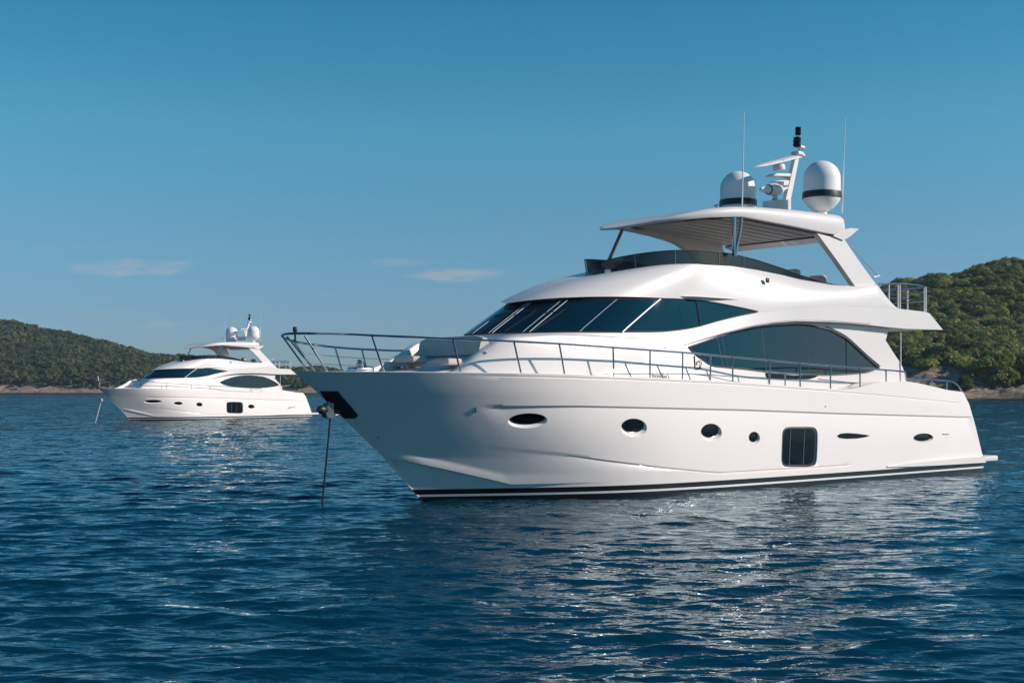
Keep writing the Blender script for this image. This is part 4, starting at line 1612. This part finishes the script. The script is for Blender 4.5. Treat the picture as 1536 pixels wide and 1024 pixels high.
def terrain(name, fn, x0, x1, y0, y1, nx, ny, label, rock_h, soil, rock, scale, step=None):
    px = np.linspace(x0, x1, nx)
    # rows are denser by the shore
    Y1 = y0 + (y1 - y0) * np.linspace(0, 1, ny) ** 1.7
    Yg, Pg = np.meshgrid(Y1, px, indexing='ij')
    Xg = (Pg - 768) / FPX * Yg
    Z = fn(Xg, Yg)
    V = np.stack([Xg, Yg, Z], -1).reshape(-1, 3)
    m = bpy.data.materials.new(name + '_ground')
    m.use_nodes = True
    t = NT(m.node_tree)
    b = t.n['Principled BSDF']
    b.inputs['Roughness'].default_value = 0.95
    b.inputs['Specular IOR Level'].default_value = 0.15
    co = t.add('ShaderNodeTexCoord').outputs['Object']
    zz = t.add('ShaderNodeSeparateXYZ', {0: co}).outputs[2]
    n1 = t.noise(co, 0.16 * scale, 5.0, 0.6)
    st = t.noise(t.add('ShaderNodeMapping', {'Vector': co, 'Scale': (0.35, 0.35, 2.2)}).outputs[0], 0.8 * scale, 6.0, 0.65)
    rc = t.ramp(st, [(0.33, tuple(c * 0.22 for c in rock)), (0.47, tuple(c * .8 for c in rock)), (0.55, rock), (0.75, tuple(min(1, c * 1.45) for c in rock))])
    gc = t.ramp(n1, [(0.3, tuple(c * .7 for c in soil)), (0.7, tuple(c * 1.5 for c in soil))])
    hh = t.math('ADD', zz, t.math('MULTIPLY', t.math('SUBTRACT', n1, 0.5), 5.0))
    if step:
        xx = t.add('ShaderNodeSeparateXYZ', {0: co}).outputs[0]
        lift = t.add('ShaderNodeMapRange', {0: xx, 1: step[0], 2: step[1], 3: step[2], 4: 0.0}).outputs[0]
        hh = t.math('SUBTRACT', hh, lift)
    f = t.add('ShaderNodeMapRange', {0: hh, 1: rock_h, 2: rock_h + 1.2, 3: 0.0, 4: 1.0}).outputs[0]
    colr = t.mix(f, rc, gc)
    wet = t.add('ShaderNodeMapRange', {0: zz, 1: 0.2, 2: 0.75, 3: 1.0, 4: 0.0}).outputs[0]
    colr = t.mix(wet, colr, (0.018, 0.016, 0.014))
    t.t.links.new(colr, b.inputs['Base Color'])
    bp = t.add('ShaderNodeBump', {'Height': st, 'Strength': 1.0, 'Distance': 1.3})
    t.t.links.new(bp.outputs[0], b.inputs['Normal'])
    o = big_mesh(name, V, gquads(ny, nx), m)
    tag(o, label, 'hill', kind='structure')
    return o


def leaf_material(name, c_lo, c_hi, scale):
    m = bpy.data.materials.new(name)
    m.use_nodes = True
    t = NT(m.node_tree)
    b = t.n['Principled BSDF']
    b.inputs['Roughness'].default_value = 0.75
    b.inputs['Specular IOR Level'].default_value = 0.25
    at = t.add('ShaderNodeAttribute', attribute_name='tone').outputs['Fac']
    co = t.add('ShaderNodeTexCoord').outputs['Object']
    n = t.noise(co, scale, 3.0)
    f = t.math('ADD', t.math('MULTIPLY', at, 0.75), t.math('MULTIPLY', n, 0.35))
    col = t.ramp(f, [(0.15, c_lo), (0.55, tuple((a + c) / 2 for a, c in zip(c_lo, c_hi))), (0.86, c_hi), (1.0, (c_hi[0] * 1.15, c_hi[1] * .92, c_hi[2] * .95))])
    t.t.links.new(col, b.inputs['Base Color'])
    tl = t.add('ShaderNodeBsdfTranslucent', {'Color': col})
    mx = t.add('ShaderNodeMixShader', {0: 0.35, 1: b.outputs[0], 2: tl.outputs[0]})
    t.t.links.new(mx.outputs[0], t.n['Material Output'].inputs['Surface'])
    return m


def clump(rng, nleaf, leaf, flat=0.7):
    """one bush crown of unit radius: leaf faces spread through lumpy sub-crowns; returns quads (n,4,3)"""
    nb = rng.integers(5, 8)
    cen = np.stack([rng.uniform(-.55, .55, nb), rng.uniform(-.55, .55, nb), rng.uniform(.05, .55, nb)], -1)
    rad = rng.uniform(.32, .55, nb)
    which = rng.integers(0, nb, nleaf)
    d = rng.normal(size=(nleaf, 3))
    d[:, 2] = np.abs(d[:, 2]) * 1.0 - 0.25
    d /= np.linalg.norm(d, axis=1)[:, None]
    p = cen[which] + d * rad[which][:, None] * rng.uniform(0.80, 1.05, nleaf)[:, None]
    p[:, 2] *= flat / 0.8
    nrm = d + rng.normal(0, .28, (nleaf, 3))
    nrm /= np.linalg.norm(nrm, axis=1)[:, None]
    ref = rng.normal(size=(nleaf, 3))
    a = np.cross(nrm, ref)
    a /= np.linalg.norm(a, axis=1)[:, None]
    b = np.cross(nrm, a)
    sz = leaf * rng.uniform(.6, 1.4, nleaf)[:, None]
    a, b = a * sz, b * sz * rng.uniform(.5, .9, nleaf)[:, None]
    return np.stack([p - a - b * .4, p + b, p + a - b * .2, p - b * 1.1], 1)


def foliage_mesh(name, quads, tone, mat, parent=None):
    V = quads.reshape(-1, 3)
    Q = np.arange(len(V)).reshape(-1, 4)
    o = big_mesh(name, V, Q, mat, parent, smooth=False)
    a = o.data.attributes.new('tone', 'FLOAT', 'FACE')
    a.data.foreach_set('value', np.ascontiguousarray(tone, dtype=np.float32))
    return o


def scatter(fn, x0, x1, y0, y1, n, smin, smax, protos, rng, minz, keep=None, zoff=-0.15, lift=None):
    qs, ts = [], []
    px = rng.uniform(x0, x1, n)
    Y = y0 + (y1 - y0) * rng.uniform(0, 1, n) ** 0.85
    X = (px - 768) / FPX * Y
    Z = fn(X, Y)
    patch = fbm(X, Y, 17, 3, 0.03)
    gap = fbm(X, Y * .6, 29, 3, 0.16)
    for i in range(n):
        if Z[i] < minz + (lift(X[i]) if lift else 0) + 1.2 * math.sin(X[i] * .21) + 0.8 * math.sin(X[i] * .55 + 1):
            continue
        if keep is not None and not keep(px[i], X[i], Y[i], Z[i]):
            continue
        if gap[i] > 0.62:
            continue
        s = (smin + (smax * 1.25 - smin) * rng.uniform(0, 1) ** 1.7) * (1 + 0.25 * patch[i])
        q = protos[rng.integers(0, len(protos))]
        a = rng.uniform(0, 2 * math.pi)
        c, sn = math.cos(a), math.sin(a)
        R = np.array([[c, sn, 0], [-sn, c, 0], [0, 0, rng.uniform(.75, 1.15)]])
        qs.append((q @ R) * s + np.array([X[i], Y[i], Z[i] + zoff * s]))
        tb = np.clip(0.5 + 0.24 * patch[i] + rng.normal(0, .20), 0, 1)
        ts.append(np.clip(tb + rng.normal(0, .10, len(q)), 0, 1))
    return np.concatenate(qs), np.concatenate(ts)


def build_land():
    terrain('hill', hill_left, -700, 2300, 790, 1320, 700, 150, 'distant scrub covered hill with a pale rocky shore behind the smaller yacht', 4.6,
            (0.030, 0.036, 0.016), (0.42, 0.30, 0.20), 0.7)
    terrain('hill', hill_right, 1080, 2600, 285, 640, 760, 260, 'near green hill with brown rock ledges at the waterline astern of the larger yacht', 4.0,
            (0.030, 0.034, 0.012), (0.46, 0.35, 0.255), 1.5, (106.0, 116.0, 3.6))
    rng = np.random.default_rng(11)
    leafR = leaf_material('maquis_leaves', (0.048, 0.066, 0.016), (0.33, 0.345, 0.088), 0.05)
    leafL = leaf_material('far_wood_leaves', (0.052, 0.072, 0.028), (0.120, 0.142, 0.052), 0.02)
    pr = [clump(rng, 800, .075, .58) for _ in range(7)]
    q, tn = scatter(hill_right, 1230, 1640, 300, 470, 2700, 1.5, 3.7, pr, rng, 3.8, lift=lambda x: 3.6 * (1 - float(sm(106, 116, x))))
    pw = [clump(rng, 220, .14, .6) for _ in range(5)]
    for xa, xb, n in ((1640, 2420, 2600), (1180, 1230, 150)):      # the rest of the same hill, beyond the frame
        qa, ta = scatter(hill_right, xa, xb, 300, 480, n, 1.8, 4.2, pw, rng, 3.8, lift=lambda x: 3.6 * (1 - float(sm(106, 116, x))))
        q, tn = np.concatenate([q, qa]), np.concatenate([tn, ta])
    o = foliage_mesh('hillside_scrub', q, tn, leafR)
    tag(o, 'dense green scrub covering the near hill astern of the larger yacht', 'scrub', kind='stuff')
    pl = [clump(rng, 60, .24, .7) for _ in range(7)]
    q, tn = scatter(hill_left, -250, 900, 803, 1090, 20000, 1.9, 4.6, pl, rng, 4.4)
    for xa, xb, n in ((-700, -250, 4500), (900, 2300, 5000)):
        qa, ta = scatter(hill_left, xa, xb, 803, 1090, n, 2.6, 6.0, pl, rng, 4.4)
        q, tn = np.concatenate([q, qa]), np.concatenate([tn, ta])
    o = foliage_mesh('far_wood', q, tn, leafL)
    tag(o, 'dark wooded cover on the distant hill behind the smaller yacht', 'wood', kind='stuff')
    # trees that can be told apart near the right-hand shore
    bark = principled('tree_bark', (0.07, 0.05, 0.035), 0.9)

    def tree(px, pyb, Y, wpx, hpx, label, seed, tone, group='trees standing above the near shore'):
        r2 = np.random.default_rng(seed)
        ys = np.linspace(299, 400, 400)
        zz = hill_right((px - 768) / FPX * ys, ys)
        Y = float(ys[np.argmin(np.abs(HOR - (zz - CAMH) * FPX / ys - pyb) + (ys - 299) * .02)])
        X = (px - 768) / FPX * Y
        zb = float(hill_right(np.array([X]), np.array([Y]))[0]) - 0.2
        W, H = wpx * Y / FPX / 2, hpx * Y / FPX
        root = empty('tree', (X, Y, zb))
        tag(root, label, 'tree', group)
        sub = []
        Rr = min(W * .58, H * .42)
        for _ in range(14):
            a, rr = r2.uniform(0, 2 * math.pi), math.sqrt(r2.uniform(0, 1))
            zz_ = r2.uniform(0.0, 1.0)
            wz = math.sqrt(max(0.15, 1 - (zz_ - 0.25) ** 2 * 1.4)) * (W - Rr * .8)
            c = np.array([rr * wz * math.cos(a), rr * wz * math.sin(a), Rr * .1 + zz_ * (H - Rr * 1.25)])
            sub.append(clump(r2, 520, .085, .8) * Rr * r2.uniform(.75, 1.1) + c)
        q = np.concatenate(sub)
        tn = np.clip(tone + r2.normal(0, .13, len(q)), 0, 1)
        foliage_mesh('crown', q, tn, leafR, root)
        parts = [tube(interp_path([(0, 0, -.3), (W * .05, 0, H * .25), (W * .02, W * .04, H * .6)], 8), np.linspace(W * .09, W * .04, 8), 8)]
        for k in range(4):
            a = k * 1.6 + r2.uniform(0, 1)
            parts.append(tube(interp_path([(W * .04, 0, H * .2), (W * .3 * math.cos(a), W * .3 * math.sin(a), H * .42), (W * .55 * math.cos(a), W * .55 * math.sin(a), H * .6)], 6), np.linspace(W * .045, W * .015, 6), 6))
        V, F = cat(parts)
        new_mesh_obj('trunk', V, F, bark, root)

    tree(1489, 581, 309, 74, 66, 'large round bright green tree just above the lower rock ledge', 41, 0.62)
    tree(1408, 546, 330, 58, 40, 'broad dark green bush tree at the top edge of the upper rock slab', 43, 0.34)
    tree(1534, 572, 316, 44, 50, 'dark tree to the right of the large round tree, cut by the picture edge', 47, 0.30)
    tree(1362, 545, 335, 40, 32, 'mid green bush tree right above the stern rail of the larger yacht', 53, 0.45)
    tree(1448, 590, 304, 36, 26, 'low shrub tree, shade put into its dark leaf tone, between the upper rock slab and the round tree', 59, 0.20)  # shade beside the round tree is put into this dark leaf tone


# ------------------------------------------------------------------ assemble
def pixel_on_plane(px, Y):
    return (px - 768) / FPX * Y


build_sea()
build_land()

y1 = Yacht('motor_yacht', (BX, BZ, 0.0), ANG, 'large white three deck motor yacht anchored nearest, with two domes on its hardtop', 0)
y1.build()

A2 = math.radians(51)
y2 = Yacht('motor_yacht', (-30.78, 104.6, 0.0), A2, 'smaller looking white motor yacht anchored far off before the wooded hill', 1)
y2.root.scale = (0.90, 0.90, 0.90)
y2.build()

# mooring line of the near yacht, from the bow anchor to the water
def world_of(p):
    s, t, z = p
    return np.array([BX + s * CA + t * SA, BZ + s * SA - t * CA, z])

top = world_of(UP(495.5, 625, 0.0))
Zt = top[1]
Yb = FPX * CAMH / (757 - HOR)
bot = np.array([(483 - 768) / FPX * Yb, Yb, 0.0])
L = np.array([top * (1 - f) + bot * f + np.array([0, 0, -0.04 * math.sin(math.pi * f)]) for f in np.linspace(0, 1, 60)])
L = np.concatenate([L, [bot + (bot - top) * 0.12]])
V, F = tube(L - bot, [0.026 if i % 2 else 0.014 for i in range(len(L))], 8)
ln = new_mesh_obj('mooring_line', V, F, M['ropeline'])
ln.location = tuple(bot)
tag(ln, 'dark mooring line running from the bow anchor of the larger yacht into the water', 'mooring line')

# slim marker pole leaning in the water off the far yacht's bow
Yp = 96.0
p0 = np.array([(143 - 768) / FPX * Yp, Yp, CAMH + (HOR - 633) * Yp / FPX])
p1 = np.array([(155 - 768) / FPX * Yp, Yp - 0.5, CAMH + (HOR - 600) * Yp / FPX])
pole = empty('marker_pole', (p0[0], p0[1], 0.0))
tag(pole, 'thin pale marker pole leaning out of the water ahead of the far yacht', 'marker pole')
off = np.array([p0[0], p0[1], 0.0])
V, F = tube([p0 - off + (p0 - p1) * .3, p1 - off], 0.045, 8)
new_mesh_obj('staff', V, F, M['pin'], pole)
V, F = lathe([(0.03, -0.16), (0.12, -.1), (.13, 0.05), (.1, .13), (0.0, .16)], tuple(p1 - off), 14)
new_mesh_obj('float', V, F, M['orange'], pole)


# ------------------------------------------------------------------ sea haze in the air
hz = bpy.data.materials.new('sea_haze')
hz.use_nodes = True
h = NT(hz.node_tree)
h.n.clear()
pv = h.add('ShaderNodeVolumePrincipled', {'Color': (0.62, 0.80, 1.0, 1), 'Density': 0.00011, 'Anisotropy': 0.2})
h.add('ShaderNodeOutputMaterial', {'Volume': pv.outputs[0]})
lo, hi = np.array([-1650.0, -1600, -4.0]), np.array([1650.0, 1600, 110.0])
HV = [(x, y, z) for z in (lo[2], hi[2]) for x, y in ((lo[0], lo[1]), (hi[0], lo[1]), (hi[0], hi[1]), (lo[0], hi[1]))]
HF = [(3, 2, 1, 0), (4, 5, 6, 7), (0, 1, 5, 4), (1, 2, 6, 5), (2, 3, 7, 6), (3, 0, 4, 7)]
haze = new_mesh_obj('haze', HV, HF, hz, smooth=False)
tag(haze, 'thin bluish sea haze softening the distant hill', 'haze', kind='stuff')
